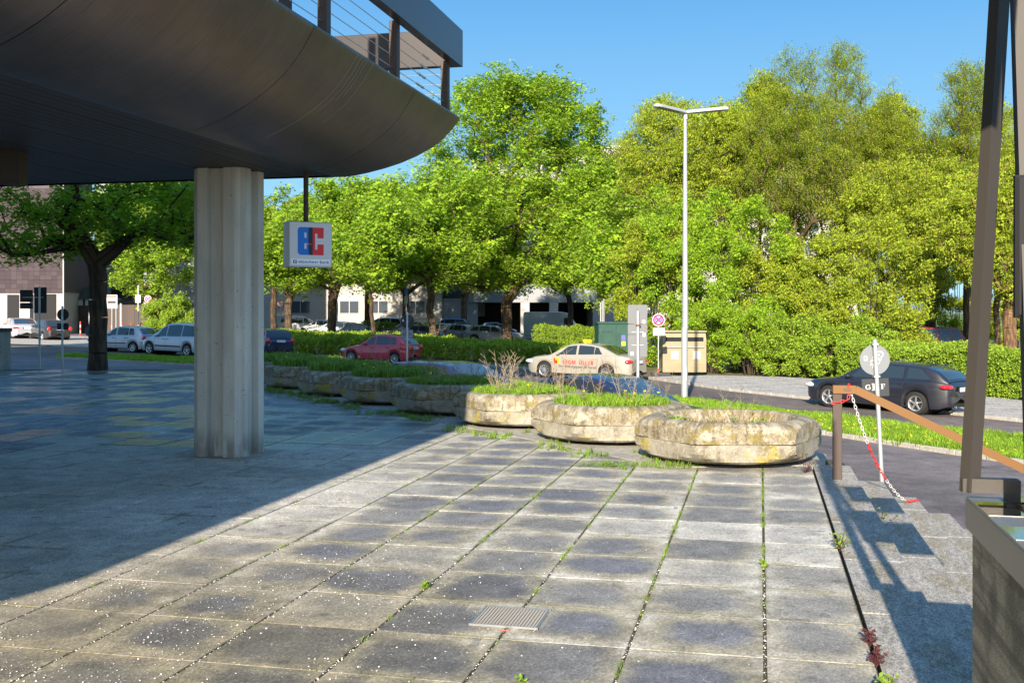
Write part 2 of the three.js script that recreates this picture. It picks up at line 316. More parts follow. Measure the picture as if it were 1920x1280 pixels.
M.soil = paintM(0.06, 0.045, 0.03, 0.95); M.rust = paintM(0.12, 0.05, 0.025, 0.8);
function ringGeo(rows, inner) {   // rows: [y, radius of the turned outline]; the outline is cut by a hexagon
  const n = 240, pos = [], uv = [], idx = [], ap = 0.866;
  const hex = (f) => { let a = ((f - Math.PI / 6) % (Math.PI / 3) + Math.PI / 3) % (Math.PI / 3) - Math.PI / 6; a = a; const b = ((f + Math.PI / 2 + Math.PI / 6) % (Math.PI / 3) + Math.PI / 3) % (Math.PI / 3) - Math.PI / 6; return ap / Math.cos(b); };
  rows.forEach(([y, r, free], j) => { for (let i = 0; i <= n; i++) { const f = i / n * 2 * Math.PI, q = free ? r : Math.min(r, hex(f)); pos.push(q * Math.cos(f), y, q * Math.sin(f)); uv.push(i / n, y / 0.25 + (free ? 0.3 * (1 - q) : 0)); } });
  for (let j = 0; j < rows.length - 1; j++) for (let i = 0; i < n; i++) { const a = j * (n + 1) + i, b = a + n + 1; idx.push(a, b, a + 1, b, b + 1, a + 1); }
  const g = new THREE.BufferGeometry(); g.setAttribute('position', new THREE.Float32BufferAttribute(pos, 3)); g.setAttribute('uv', new THREE.Float32BufferAttribute(uv, 2)); g.setIndex(idx); return toCreasedNormals(g, 0.30);
}
const lowRing = ringGeo([[0.25, 0.6, 1], [0.055, 0.6, 1], [0.045, 0.80], [0.05, 0.83], [0.075, 0.885], [0.11, 0.94], [0.155, 0.985], [0.19, 1.1], [0.232, 1.1], [0.240, 0.985], [0.243, 0.90], [0.25, 0.6, 1]]);
const upRing = ringGeo([[0.246, 0.66, 1], [0.247, 0.90], [0.251, 0.985], [0.258, 1.1], [0.33, 1.1], [0.36, 0.985], [0.395, 0.945], [0.425, 0.90], [0.447, 0.845], [0.458, 0.79], [0.46, 0.755, 1], [0.455, 0.725, 1], [0.43, 0.705, 1], [0.3, 0.69, 1], [0.246, 0.66, 1]]);
const planterLabels = [
  'nearest concrete planter, yellow lichen on its lower half, almost empty inside', 'second nearest concrete planter, full of short grass, partly behind the nearest one', 'third concrete planter from the railing, last one in sun, with dry stalks',
  'fourth concrete planter from the railing, first of the row in shade', 'fifth concrete planter from the railing, in shade and mossy', 'sixth concrete planter from the railing, in shade', 'seventh concrete planter from the railing, right beside the column in view', 'eighth concrete planter, mostly hidden behind the concrete column', 'ninth concrete planter, farthest and hidden behind the column'];
const soilTop = [0.31, 0.42, 0.41, 0.41, 0.42, 0.42, 0.42, 0.42, 0.42];
for (let i = 0; i < 8; i++) {
  const [E, N] = planterPos[i]; const t = thing('concrete_planter', planterLabels[i], 'planter', site(E, N, 0.006), TURN + (i % 6) * Math.PI / 3, 'hexagonal concrete planters in a row');
  if (i === 0) t.rotation.y = TURN + Math.PI; t.rotation.y += rr(-0.02, 0.02);
  part('lower_ring', lowRing, M.planterL, t); part('upper_ring', upRing, M.planterU, t);
  part('soil', new THREE.CircleGeometry(0.695, 40).rotateX(-Math.PI / 2).translate(0, soilTop[i], 0), M.soil, t);
  for (let k = 0; k < 3; k++) part('foot', cyl(0.03, 0.03, 0.075, 8, 0.62 * Math.cos(k * 2.1 + 0.5), 0, 0.62 * Math.sin(k * 2.1 + 0.5)), M.rust, t);
}
// ---- fluted concrete column
const colTex = tex(1024, 1024, (u, v, i, j) => {
  const n = fbm(u, v, 3, 3), m = fbm(u + 0.2, v, 40, 10, 3), s = hashT[(i * 733 + j * 9176) & 65535], st = fbm(u, v * 0.4, 36, 2, 3);
  let c = mix3([204, 200, 190], [182, 178, 168], n); c = mix3(c, [140, 134, 124], 0.35 * sstep(0.58, 0.78, st)); const low = sstep(0.10, 0.0, v - (n - 0.5) * 0.12);
  c = mix3(c, [112, 104, 92], 0.6 * low * sstep(0.35, 0.6, m)); if (vn(u * 90, v * 260, 90, 260) > 0.955) c = mix3(c, [80, 74, 66], 0.6);
  const f = 1 + (m - 0.5) * 0.12 + (s - 0.5) * 0.07; return [c[0] * f, c[1] * f, c[2] * f];
});
M.column = std({ map: colTex, roughness: 0.85, bumpMap: noiseBump, bumpScale: 0.0015 });
{
  const side = [[-0.215, -0.3], [-0.105, -0.3], [-0.103, -0.225], [0.086, -0.225], [0.088, -0.3], [0.215, -0.3]]; const pts = [];
  for (let k = 0; k < 4; k++) { const a = k * Math.PI / 2; for (const [x, z] of side) pts.push([x * Math.cos(a) - z * Math.sin(a), x * Math.sin(a) + z * Math.cos(a)]); }
  const s = new THREE.Shape(pts.map(([x, z]) => new THREE.Vector2(x, z)));
  const g = new THREE.ExtrudeGeometry(s, { depth: 3.12, bevelEnabled: true, bevelThickness: 0.004, bevelSize: 0.004, bevelSegments: 1, curveSegments: 1 }).rotateX(-Math.PI / 2).toNonIndexed();
  const p = g.attributes.position, uv = g.attributes.uv; for (let i = 0; i < p.count; i++) { uv.setXY(i, (Math.atan2(p.getZ(i), p.getX(i)) / Math.PI + 1) * 0.5 * 2.4 / 3.2, p.getY(i) / 3.2); }
  const c = thing('concrete_column', 'pale fluted concrete column carrying the overhanging dark metal deck', 'column', V(-5.68, -0.01, -10.91));
  part('shaft', g, M.column, c); part('base_slab', cbox(0.86, 0.03, 0.86, 0.005, 0, 0.012, 0), M.concrete, c);
}
// =====================================================================  BUILDING DECK
const brush = tex(512, 512, (u, v, i, j) => { const s = fbm(u, v, 256, 4, 2), n = fbm(u, v, 3, 3), f = 1 + (s - 0.5) * 0.22 + (n - 0.5) * 0.25; return [146 * f, 138 * f, 134 * f]; });
const brushR = tex(512, 512, (u, v) => 255 * (0.27 + 0.16 * fbm(u, v, 200, 3, 2) + 0.10 * fbm(u, v, 4, 4)), false);
M.bronze = std({ map: brush, color: lin(0.52, 0.47, 0.45), metalness: 0.85, roughness: 1, roughnessMap: brushR, bumpMap: brush, bumpScale: 0.0003 });
M.soffit = new THREE.MeshPhysicalMaterial({ color: lin(0.05, 0.046, 0.046), roughness: 0.5, specularIntensity: 0.45 });
M.deckTrim = std({ color: lin(0.055, 0.05, 0.052), metalness: 0.3, roughness: 0.3 });
M.brownPaint = std({ color: lin(0.05, 0.032, 0.025), metalness: 0, roughness: 0.6 });
M.void = paintM(0.01, 0.01, 0.01, 0.9);
M.steel = std({ color: lin(0.55, 0.55, 0.55), metalness: 0.9, roughness: 0.3 });
const V0 = -4.74, U0 = 11.6;     // edge of the soffit, corner of the building
const prof = [[0, 3.1], [0.1, 3.112], [0.2, 3.14], [0.3, 3.177], [0.45, 3.242], [0.6, 3.32], [0.75, 3.418], [0.9, 3.54], [1.0, 3.652], [1.08, 3.765], [1.14, 3.87], [1.165, 3.915], [1.162, 3.935], [1.148, 3.948], [1.125, 3.953], [0.99, 3.955]];
function fasciaPanel(a, b, corner, farSide) {   // panel from a to b along the edge; corner: mitred at b
  const n = 6, pos = [], uv = [], idx = []; let s = 0;
  prof.forEach(([d, y], j) => { if (j) s += Math.hypot(d - prof[j - 1][0], y - prof[j - 1][1]);
    for (let i = 0; i <= n; i++) { const e = corner ? b + d : b, t = a + (e - a) * i / n; if (!farSide) pos.push(V0 + d, y, -t); else pos.push(t, y, -(U0 + d)); uv.push(t / 1.2, s / 1.2); } });
  for (let j = 0; j < prof.length - 1; j++) for (let i = 0; i < n; i++) { const p = j * (n + 1) + i, q = p + n + 1; if (!farSide) idx.push(p, p + 1, q, p + 1, q + 1, q); else idx.push(p, q, p + 1, p + 1, q, q + 1); }
  const g = new THREE.BufferGeometry(); g.setAttribute('position', new THREE.Float32BufferAttribute(pos, 3)); g.setAttribute('uv', new THREE.Float32BufferAttribute(uv, 2)); g.setIndex(idx); g.computeVertexNormals(); return g;
}
const bank = new THREE.Group(); bank.name = 'bank_building'; tag(bank, 'dark metal clad building with curved overhanging fascia above the plaza', 'building'); scene.add(bank);
{
  const seams = [-4, -2.38, 0.3, 2.97, 5.65, 8.33, 11.0];
  for (let i = 0; i < seams.length - 1; i++) part('fascia_panel', fasciaPanel(seams[i] + 0.004, seams[i + 1] - 0.004), M.bronze, bank);
  part('fascia_panel', fasciaPanel(11.004, U0, true), M.bronze, bank);
  const far = [-22, -18.9, -16.2, -13.5, -10.8, -8.1]; for (let i = 0; i < far.length - 1; i++) part('fascia_panel', fasciaPanel(far[i] + 0.004, far[i + 1] - 0.004, false, true), M.bronze, bank);
  part('fascia_panel', fasciaPanel(-8.096, V0, true, true), M.bronze, bank);
  // soffit slats along the building, a shadow gap between the curved panels and the slats
  const slat = cbox(0.094, 0.03, 15.55, 0.004);
  for (let i = 0; i < 84; i++) { const o = part('soffit_slat', slat, M.soffit, bank); o.position.set(V0 - 0.10 - i * 0.105, 3.13 + (i % 7 === 3 ? 0.002 : 0), -3.80); }
  part('soffit_backing', bx(17.3, 0.05, 15.6, V0 - 8.65, 3.22, -3.80), M.void, bank);
  part('deck_slab', bx(18, 0.40, 16.0, -13.35, 3.66, -3.9), M.deckTrim, bank);
  part('deck_slab', bx(0.62, 0.08, 16.6, -4.03, 3.905, -4.2), M.deckTrim, bank);
  part('deck_slab', bx(17.6, 0.08, 0.62, -12.7, 3.905, -12.27), M.deckTrim, bank);
  // balustrade: top beams, posts, wires
  const bmB = part('top_beam', cbox(0.11, 0.44, 16.7, 0.006, -3.575, 4.75, -4.35), M.deckTrim, bank);
  part('top_beam', cbox(17.9, 0.44, 0.11, 0.006, -12.58, 4.75, -12.645), M.deckTrim, bank);
  for (let u = 12.42; u > -3.5; u -= 1.84) part('balustrade_post', cbox(0.085, 0.60, 0.10, 0.004, -3.66, 4.245, -u), M.brownPaint, bank);
  for (let v = -5.3; v > -20; v -= 1.84) part('balustrade_post', cbox(0.10, 0.60, 0.085, 0.004, v, 4.245, -12.55), M.brownPaint, bank);
  for (const y of [4.06, 4.18, 4.30, 4.42]) {
    part('balustrade_wire', rod(V(-3.66, y, 4), V(-3.66, y, -12.44), 0.0045, 0.0045, 5), M.steel, bank); part('balustrade_wire', rod(V(-3.75, y, -12.55), V(-20, y, -12.55), 0.0045, 0.0045, 5), M.steel, bank);
    const tb = part('turnbuckle', merge([rod(V(0, 0, 0), V(0, 0, -0.16), 0.011, 0.011, 6), rod(V(0, 0, -0.13), V(0, 0, -0.20), 0.016, 0.016, 6), rod(V(0, 0, 0.04), V(0, 0, -0.02), 0.016, 0.016, 6)]), M.steel, bank); tb.position.set(-3.66, y, -11.35 - (y - 4.06) * 0.5);
  }
  // frame of the glazed front on the deck
  part('window_post', cbox(0.10, 2.6, 0.30, 0.004, -4.35, 5.25, -9.35), M.brownPaint, bank); part('window_post', cbox(0.05, 2.6, 0.10, 0.004, -4.42, 5.25, -9.02), M.deckTrim, bank); part('window_post', cbox(0.10, 2.6, 0.16, 0.004, -4.5, 5.25, -8.5), M.brownPaint, bank);
  // scratches in the coating
  const scrM = paintM(0.5, 0.48, 0.46, 0.6); for (const [u, j0, j1] of [[9.32, 3, 11], [9.42, 6, 11], [9.5, 7, 11], [9.56, 7.5, 11], [9.72, 5.5, 11]]) {
    const pts = []; for (let j = j0; j <= j1; j += 0.5) { const k = Math.floor(j), f = j - k, a = prof[k], b = prof[Math.min(k + 1, 11)]; pts.push(V(V0 + a[0] + (b[0] - a[0]) * f + 0.0008, a[1] + (b[1] - a[1]) * f - 0.0012, -(u + (j1 - j) * -0.012))); }
    part('scratch', new THREE.TubeGeometry(new THREE.CatmullRomCurve3(pts), 24, 0.0014, 3), scrM, bank);
  }
}
// tower of the same building: stands out of the picture on the left and shades the street
{
  const t = thing('office_tower', 'tall office tower standing over the plaza on the left, outside the picture', 'building', V(0, 0, 0));
  part('wall', bx(32, 17.2, 18, -24.4, 12.6, -1.6), paintM(0.22, 0.20, 0.19, 0.7), t);
  for (let f = 0; f < 5; f++) for (let i = 0; i < 5; i++) part('window', bx(0.06, 1.8, 2.6, -8.42, 6.2 + f * 3.2, -8.6 + i * 3.4), paintM(0.03, 0.04, 0.05, 0.08), t);
}
// hanging lantern box under the soffit
{
  const t = thing('soffit_lantern', 'small dark brown box lantern hanging under the soffit at the left', 'lantern', site(-4.83, 10.5, 2.8), TURN);
  part('housing', cbox(0.2, 0.33, 0.2, 0.005, 0, 0.165, 0), M.brownPaint, t); part('face', cbox(0.17, 0.27, 0.012, 0.003, 0, 0.16, 0.104), paintM(0.03, 0.025, 0.02, 0.3), t);
}
// ---- illuminated-type bank sign on a hanging pole
{
  const t = thing('bank_sign', 'square white bank sign with blue and red letters hanging on a brown pole', 'sign', V(-4.42, 2.02, -11.55), TURN + 0);
  t.position.copy(site(-2.27, 12.05, 2.06)); t.rotation.y = TURN + 31 * Math.PI / 180;
  part('box', cbox(0.50, 0.50, 0.19, 0.006, 0, 0.25, 0), paintM(0.42, 0.42, 0.43, 0.4), t);
  const face = print(512, 512, (c, w, h) => {
    c.fillStyle = '#d2d3d6'; c.fillRect(0, 0, w, h);
    const x0 = 96, y0 = 55, W = 320, H = 325, mid = 255;
    const rrect = (x, y, ww, hh, r) => { c.beginPath(); c.moveTo(x + r, y); c.lineTo(x + ww, y); c.lineTo(x + ww, y + hh); c.lineTo(x + r, y + hh); c.arcTo(x, y + hh, x, y + hh - r, r); c.lineTo(x, y + r); c.arcTo(x, y, x + r, y, r); c.closePath(); c.fill(); };
    c.fillStyle = '#0d6fd0'; rrect(x0, y0, 180, H, 40);
    c.fillStyle = '#e0202c'; c.fillRect(260, y0, 156, H);
    c.fillStyle = '#1b1a2e'; rrect(228, y0, 52, H, 30);
    c.fillStyle = '#d2d3d6'; c.fillRect(178, 118, 26, 62); c.fillRect(178, 244, 62, 12); c.fillRect(178, 256, 26, 52);
    c.fillRect(310, 128, 28, 186); c.fillRect(310, 182, 110, 70);
    c.fillStyle = '#e0202c'; c.fillRect(338, 182, 0, 0); c.fillRect(212, 246, 60, 12);
    c.fillStyle = '#f4f5f7'; c.fillRect(20, 428, 474, 62);
    c.fillStyle = '#1c4f91'; c.fillRect(38, 440, 52, 40); c.fillStyle = '#f4f5f7'; c.beginPath(); c.moveTo(46, 448); c.lineTo(58, 472); c.lineTo(66, 456); c.lineTo(74, 472); c.lineTo(84, 448); c.lineTo(74, 448); c.lineTo(66, 462); c.lineTo(58, 448); c.fill(); c.fillStyle = '#e07030'; c.fillRect(48, 474, 32, 5);
    c.fillStyle = '#1c4f91'; c.font = 'bold 47px sans-serif'; c.textBaseline = 'middle'; c.textAlign = 'left';
    const s = 'Münchner Bank', mw = c.measureText(s).width; c.save(); c.translate(104, 461); c.scale(380 / mw, 1); c.fillText(s, 0, 0); c.restore();
  });
  part('face', new THREE.PlaneGeometry(0.482, 0.482).translate(0, 0.25, 0.0975), std({ map: face, roughness: 0.35 }), t);
  part('pole', rod(V(-0.02, 0.48, 0), V(-0.02, 1.12, 0), 0.028, 0.028, 12), M.brownPaint, t);
}
console.log('plaza ready');
// =====================================================================  STREET
const asphaltTex = tex(1024, 1024, (u, v, i, j) => { const n = fbm(u, v, 5), m = fbm(u, v, 40, 40, 3), c = fbm(u + 0.3, v + 0.1, 4, 4, 5), s = hashT[(i * 733 + j * 9176) & 65535]; let f = 1 + (n - 0.5) * 0.45 + (m - 0.5) * 0.3 + (s - 0.5) * 0.5; if (Math.abs(c - 0.5) < 0.0022) f *= 0.62; if (u > 0.62 && u < 0.78 && v > 0.2 && v < 0.62) f *= 0.88; return [102 * f, 95 * f, 96 * f]; });
const roadBump = noiseBump.clone(); roadBump.repeat.set(24, 24); roadBump.needsUpdate = true;
M.asphalt = std({ map: asphaltTex, roughness: 0.85, bumpMap: roadBump, bumpScale: 0.003 });
M.road = std({ map: asphaltTex, color: lin(0.85, 0.78, 0.70), roughness: 0.9, bumpMap: roadBump, bumpScale: 0.003 });
const cobTex = tex(512, 512, (u, v, i, j) => { const m = fbm(u, v, 40, 40, 2), n = fbm(u, v, 4), s = hashT[(i * 733 + j * 9176) & 65535]; const f = 1 + (m - 0.5) * 0.55 + (n - 0.5) * 0.3 + (s - 0.5) * 0.2; return [158 * f, 153 * f, 147 * f]; });
M.cobble = std({ map: cobTex, roughness: 0.9, bumpMap: noiseBump, bumpScale: 0.008 });
M.kerb = std({ map: concTex, roughness: 0.85 });
const dirtTex = tex(512, 512, (u, v, i, j) => { const n = fbm(u, v, 5), m = fbm(u, v, 30, 30, 3), s = hashT[(i * 733 + j * 9176) & 65535]; const c = mix3([104, 88, 64], [78, 92, 44], sstep(0.4, 0.65, n)), f = 1 + (m - 0.5) * 0.6 + (s - 0.5) * 0.3; return [c[0] * f, c[1] * f, c[2] * f]; });
M.dirt = std({ map: dirtTex, roughness: 0.95 });
const turfTex = tex(512, 512, (u, v, i, j) => { const n = fbm(u, v, 6), m = fbm(u, v, 60, 60, 2); const c = mix3([74, 98, 26], [96, 110, 38], n), f = 1 + (m - 0.5) * 0.7; return [c[0] * f, c[1] * f, c[2] * f]; });
M.turf = std({ map: turfTex, roughness: 0.95 });

struct('ground', sheet([[-60, -60], [60, -60], [60, 70], [60, 400], [-60, 400], [-60, 70]], -0.05, 0.25), M.dirt, 'bare earth ground beneath the street and park');
{ const far = new THREE.PlaneGeometry(1600, 1600).rotateX(-Math.PI / 2).translate(0, -2.9, -300); struct('terrain', far, M.turf, 'distant flat land out to the horizon'); }
const islandNear = [[-21.7, 51.8], [-14.1, 47.9], [-5, 41.2], [3, 31.8], [7.36, 25.4], [9.1, 22.2], [12.5, 16.4], [17, 8]];
const islandFar = [[20, 11], [15.2, 19.8], [11.6, 24.8], [8.2, 29.6], [3.5, 36.5], [-4.5, 45.0], [-12.5, 51.2], [-18.5, 54.2], [-22.6, 54.6]];
const farKerb = [[34, -2], [17.6, 23.6], [13.9, 29.7], [10.1, 35.7], [7.97, 39.2], [5.6, 45.6], [3.2, 48.6], [-3, 54.2], [-9, 57.6], [-16, 61.0], [-24, 64.5], [-28, 66.0], [-48, 68.5]];
struct('street', sheet([...islandFar.slice().map((p) => p), [-26, 51], [-48, 52], ...farKerb.slice().reverse(), [38, -6], [22, 2]], -0.006, 0.1), M.road, 'dark asphalt street running from the right foreground to the left');
struct('service_lane', sheet([[-48, 52.1], [-26, 51.1], [-22.6, 54.6], ...islandNear, [20, 11], [22, 2], [24, -10], [1, -10], [1, 9], [-8, 24], [-48, 27]], -0.004, 0.1), M.asphalt, 'purplish grey asphalt lane between the plaza and the grass island');
struct('grass_island', slab([...islandNear, ...islandFar], -0.05, 0.07, 0.5), M.turf, 'turf of the long kerbed island in the street');
struct('pavement', slab([...farKerb.slice(1, 6), [8.6, 47.8], [12, 47.6], [14.2, 45.5], [16.5, 38.2], [22, 28], [24, 20]], -0.06, 0.06, 0.5), M.cobble, 'pale cobbled pavement in front of the collection bins');
struct('pavement', slab([...farKerb.slice(10), [-52, 72], [-50, 82], [-30, 84], [-24, 78], [-22, 68]], -0.06, 0.05, 0.5), M.cobble, 'sunlit pale cobbled pavement on the far left');
struct('car_park', slab([[-50, 76], [-20, 77], [-6, 72], [3, 66], [10, 66], [14, 80], [14, 122], [-55, 122]], -0.05, 0.02, 0.1), M.asphalt, 'grey asphalt of the car park behind the hedges');
struct('parking_strip', slab([[15, 53], [32, 50], [34, 62], [15, 64]], -0.05, 0.42, 0.4), M.asphalt, 'raised parking strip behind the right hedge');
// kerb stones of the grass island and the pavement: one stone after another
function kerb(line, name, label, w, h, len, inset) {
  const g = new THREE.Group(); g.name = numbered(name); g.userData = { kind: 'structure', label }; scene.add(g); const geo = {};
  for (let i = 0; i < line.length - 1; i++) {
    const a = line[i], b = line[i + 1], L = Math.hypot(b[0] - a[0], b[1] - a[1]), n = Math.max(1, Math.round(L / len)), l = L / n, key = l.toFixed(2);
    for (let k = 0; k < n; k++) { const t = (k + 0.5) / n, E = a[0] + (b[0] - a[0]) * t, N = a[1] + (b[1] - a[1]) * t; const nx = -(b[1] - a[1]) / L, ny = (b[0] - a[0]) / L;
      const o = part('kerb_stone', geo[key] ??= cbox(l - 0.012, 0.24, w, 0.015), M.kerb, g); o.position.copy(site(E + nx * inset, N + ny * inset)); o.position.y += h - 0.12 + rr(-0.006, 0.006); o.rotation.y = TURN + Math.atan2(b[1] - a[1], b[0] - a[0]); }
  }
}
kerb([[-22.6, 54.6], ...islandNear.slice(0, 7)], 'island_kerb', 'pale concrete kerb along the near side of the grass island', 0.15, 0.10, 1.0, 0.02);
kerb(islandFar.slice(1), 'island_kerb', 'low kerb along the street side of the grass island', 0.12, 0.085, 1.0, 0.02);
kerb(farKerb.slice(1, 7), 'pavement_kerb', 'flush stone kerb of the cobbled pavement', 0.16, 0.085, 1.0, 0.03);
kerb(farKerb.slice(6, 12), 'street_kerb', 'stone kerb along the far side of the street under the hedge', 0.16, 0.085, 1.0, 0.03);

// ---------- street furniture
M.galv = std({ color: lin(0.50, 0.51, 0.52), metalness: 0.55, roughness: 0.42, bumpMap: noiseBump, bumpScale: 0.0006 });
M.signBack = std({ color: lin(0.15, 0.16, 0.175), metalness: 0.2, roughness: 0.7 });
M.signDark = std({ color: lin(0.045, 0.05, 0.06), roughness: 0.85 });
M.white = paintM(0.42, 0.42, 0.42, 0.45); M.black = paintM(0.012, 0.012, 0.013, 0.85); M.redPaint = paintM(0.55, 0.03, 0.02, 0.5);
// lamp
{
  const b = site(5.36, 33.7), t = thing('street_lamp', 'tall grey street lamp with two long flat heads on the grass island', 'street lamp', b, TURN);
  const H = 7.62 - b.y;
  part('pole', merge([new THREE.CylinderGeometry(0.052, 0.095, H - 2.3, 20).translate(0.02, 2.3 + (H - 2.3) / 2, 0), cyl(0.1, 0.1, 2.32, 20)]), M.galv, t); part('door', cbox(0.10, 0.42, 0.02, 0.004, 0, 0.9, 0.095), M.galv, t);
  part('hub', new THREE.CylinderGeometry(0.065, 0.075, 0.28, 16).translate(0.03, H, 0), M.galv, t);
  for (const s of [-1, 1]) {
    const sh = new THREE.Shape(); sh.moveTo(0, -0.10); sh.lineTo(1.12, -0.13); sh.quadraticCurveTo(1.3, -0.1, 1.3, 0); sh.quadraticCurveTo(1.3, 0.1, 1.12, 0.13); sh.lineTo(0, 0.10); sh.closePath();
    const g = new THREE.ExtrudeGeometry(sh, { depth: 0.055, bevelEnabled: true, bevelThickness: 0.02, bevelSize: 0.025, bevelSegments: 2 }).rotateX(-Math.PI / 2);
    const hd = part('lamp_head', g, s < 0 ? M.galv : paintM(0.4, 0.41, 0.42, 0.4), t); hd.position.set(0.03, H + 0.05, 0); hd.rotation.set(0, s < 0 ? Math.PI + 0.62 : -0.18, 0); hd.rotateZ(0.06);
    part('diffuser', bx(0.9, 0.012, 0.16, 0.7, -0.026, 0), paintM(0.06, 0.06, 0.065, 0.2), hd);
  }
}
function pipe(h, r = 0.03, cap = true) { return merge([cyl(r, r, h, 14), new THREE.SphereGeometry(r, 12, 6, 0, 6.283, 0, 1.571).translate(0, h, 0)]); }
function discGeo(r, th = 0.006) { return new THREE.CylinderGeometry(r, r, th, 40).rotateX(Math.PI / 2); }
function plateGeo(w, h, r = 0.02, th = 0.005) { const s = new THREE.Shape(), a = w / 2, b = h / 2; s.moveTo(-a + r, -b); s.lineTo(a - r, -b); s.quadraticCurveTo(a, -b, a, -b + r); s.lineTo(a, b - r); s.quadraticCurveTo(a, b, a - r, b); s.lineTo(-a + r, b); s.quadraticCurveTo(-a, b, -a, b - r); s.lineTo(-a, -b + r); s.quadraticCurveTo(-a, -b, -a + r, -b); return new THREE.ExtrudeGeometry(s, { depth: th, bevelEnabled: false, curveSegments: 5 }).translate(0, 0, -th / 2); }
const gkfPlate = (bg, fg, w = 256, h = 196) => print(w, h, (c) => { c.fillStyle = bg; c.fillRect(0, 0, w, h); c.fillStyle = fg; c.textAlign = 'center'; c.textBaseline = 'middle'; c.font = 'bold 74px serif'; c.fillText('G', w * 0.22, h * 0.46); c.fillText('F', w * 0.78, h * 0.46); c.font = 'bold 108px serif'; c.fillText('K', w * 0.5, h * 0.47); });
const gkfDisc = (bg, fg) => print(256, 256, (c) => { c.fillStyle = bg; c.fillRect(0, 0, 256, 256); c.fillStyle = fg; c.textAlign = 'center'; c.textBaseline = 'middle'; c.save(); c.translate(138, 128); c.rotate(2.1); c.font = 'bold 78px serif'; c.fillText('G', -62, -8); c.font = 'bold 104px serif'; c.fillText('K', 0, 0); c.font = 'bold 78px serif'; c.fillText('F', 58, -4); c.restore(); c.fillStyle = '#ffffff'; c.fillRect(38, 92, 24, 40); c.fillStyle = '#d04040'; c.beginPath(); c.arc(50, 110, 8, 0, 7); c.fill(); });
const flat = (geo, scale = 1) => { const p = geo.attributes.position, uv = geo.attributes.uv; geo.computeBoundingBox(); const b = geo.boundingBox; for (let i = 0; i < p.count; i++) uv.setXY(i, (p.getX(i) - b.min.x) / (b.max.x - b.min.x), (p.getY(i) - b.min.y) / (b.max.y - b.min.y)); return geo; };
function gkfSign(E, N, label, dark, discD, hTop, lean) {
  const b = site(E, N), t = thing('lane_sign', label, 'sign', b, TURN); t.rotation.z = lean;
  part('pole', pipe(hTop, 0.03), M.galv, t);
  const d = part('disc', discGeo(discD / 2), M.signBack, t); d.position.set(0, hTop - discD * 0.62, -0.045);
  const m1 = std({ map: gkfDisc(dark ? '#2c2f36' : '#757a7e', dark ? '#5b6068' : '#b9bcbd'), roughness: 0.5, metalness: 0.2 });
  part('disc_face', flat(new THREE.CircleGeometry(discD / 2 * 0.99, 40)).translate(0, 0, 0.004), m1, d);
  const p = part('plate', cbox(discD * 0.92, discD * 0.62, 0.012, 0.003), M.black, t); p.position.set(-0.01, hTop - discD * 1.53, -0.045);
  const pf = part('plate_face', flat(new THREE.PlaneGeometry(discD * 0.88, discD * 0.58)).translate(0, 0, 0.0075), std({ map: dark ? gkfPlate('#8d9097', '#15171a') : gkfPlate('#303338', '#c4c4c2'), roughness: 0.45 }), p);
  if (dark) pf.rotation.z = Math.PI;
  for (const y of [0.1, 1.16, 1.88]) part('clamp', cbox(0.085, 0.03, 0.085, 0.004, 0, hTop - discD * y, -0.012), M.galv, t);
  return t;
}
gkfSign(5.14, 15, 'round grey sign and dark plate lettered GKF on a pole by the handrail', false, 0.42, 2.46, 0.05);
gkfSign(-3.2, 33, 'dark round sign above an upside down GKF plate, in front of the red car', true, 0.42, 2.62, -0.004);
// back of a tall traffic sign
{
  const b = site(2.9, 25), t = thing('traffic_sign', 'tall grey back of a traffic sign on a stickered pole in front of the taxi', 'sign', b, TURN);
  part('pole', pipe(2.78, 0.038), M.galv, t);
  let y = 2.96; for (const h of [0.45, 0.24, 0.52]) { const p = part('panel', plateGeo(0.45, h - 0.012, 0.025, 0.01), M.signBack, t); p.position.set(0, y - h / 2, -0.06); y -= h; }
  for (const yy of [2.32, 2.02]) part('bracket', cbox(0.28, 0.018, 0.02, 0.003, 0, yy, -0.045), M.galv, t);
  part('clamp', cbox(0.10, 0.045, 0.10, 0.006, 0.01, 2.48, -0.005), M.rust, t); part('rust_strip', bx(0.03, 0.34, 0.006, -0.01, 2.72, -0.051), paintM(0.18, 0.13, 0.08, 0.8), t, 'rusty strip on the back of the panel');
  for (const [x, yy] of [[0.14, 2.56], [0.15, 2.26], [-0.13, 1.83]]) part('sticker', plateGeo(0.075, 0.085, 0.01, 0.002).translate(x, yy, -0.0525), M.white, t);
}
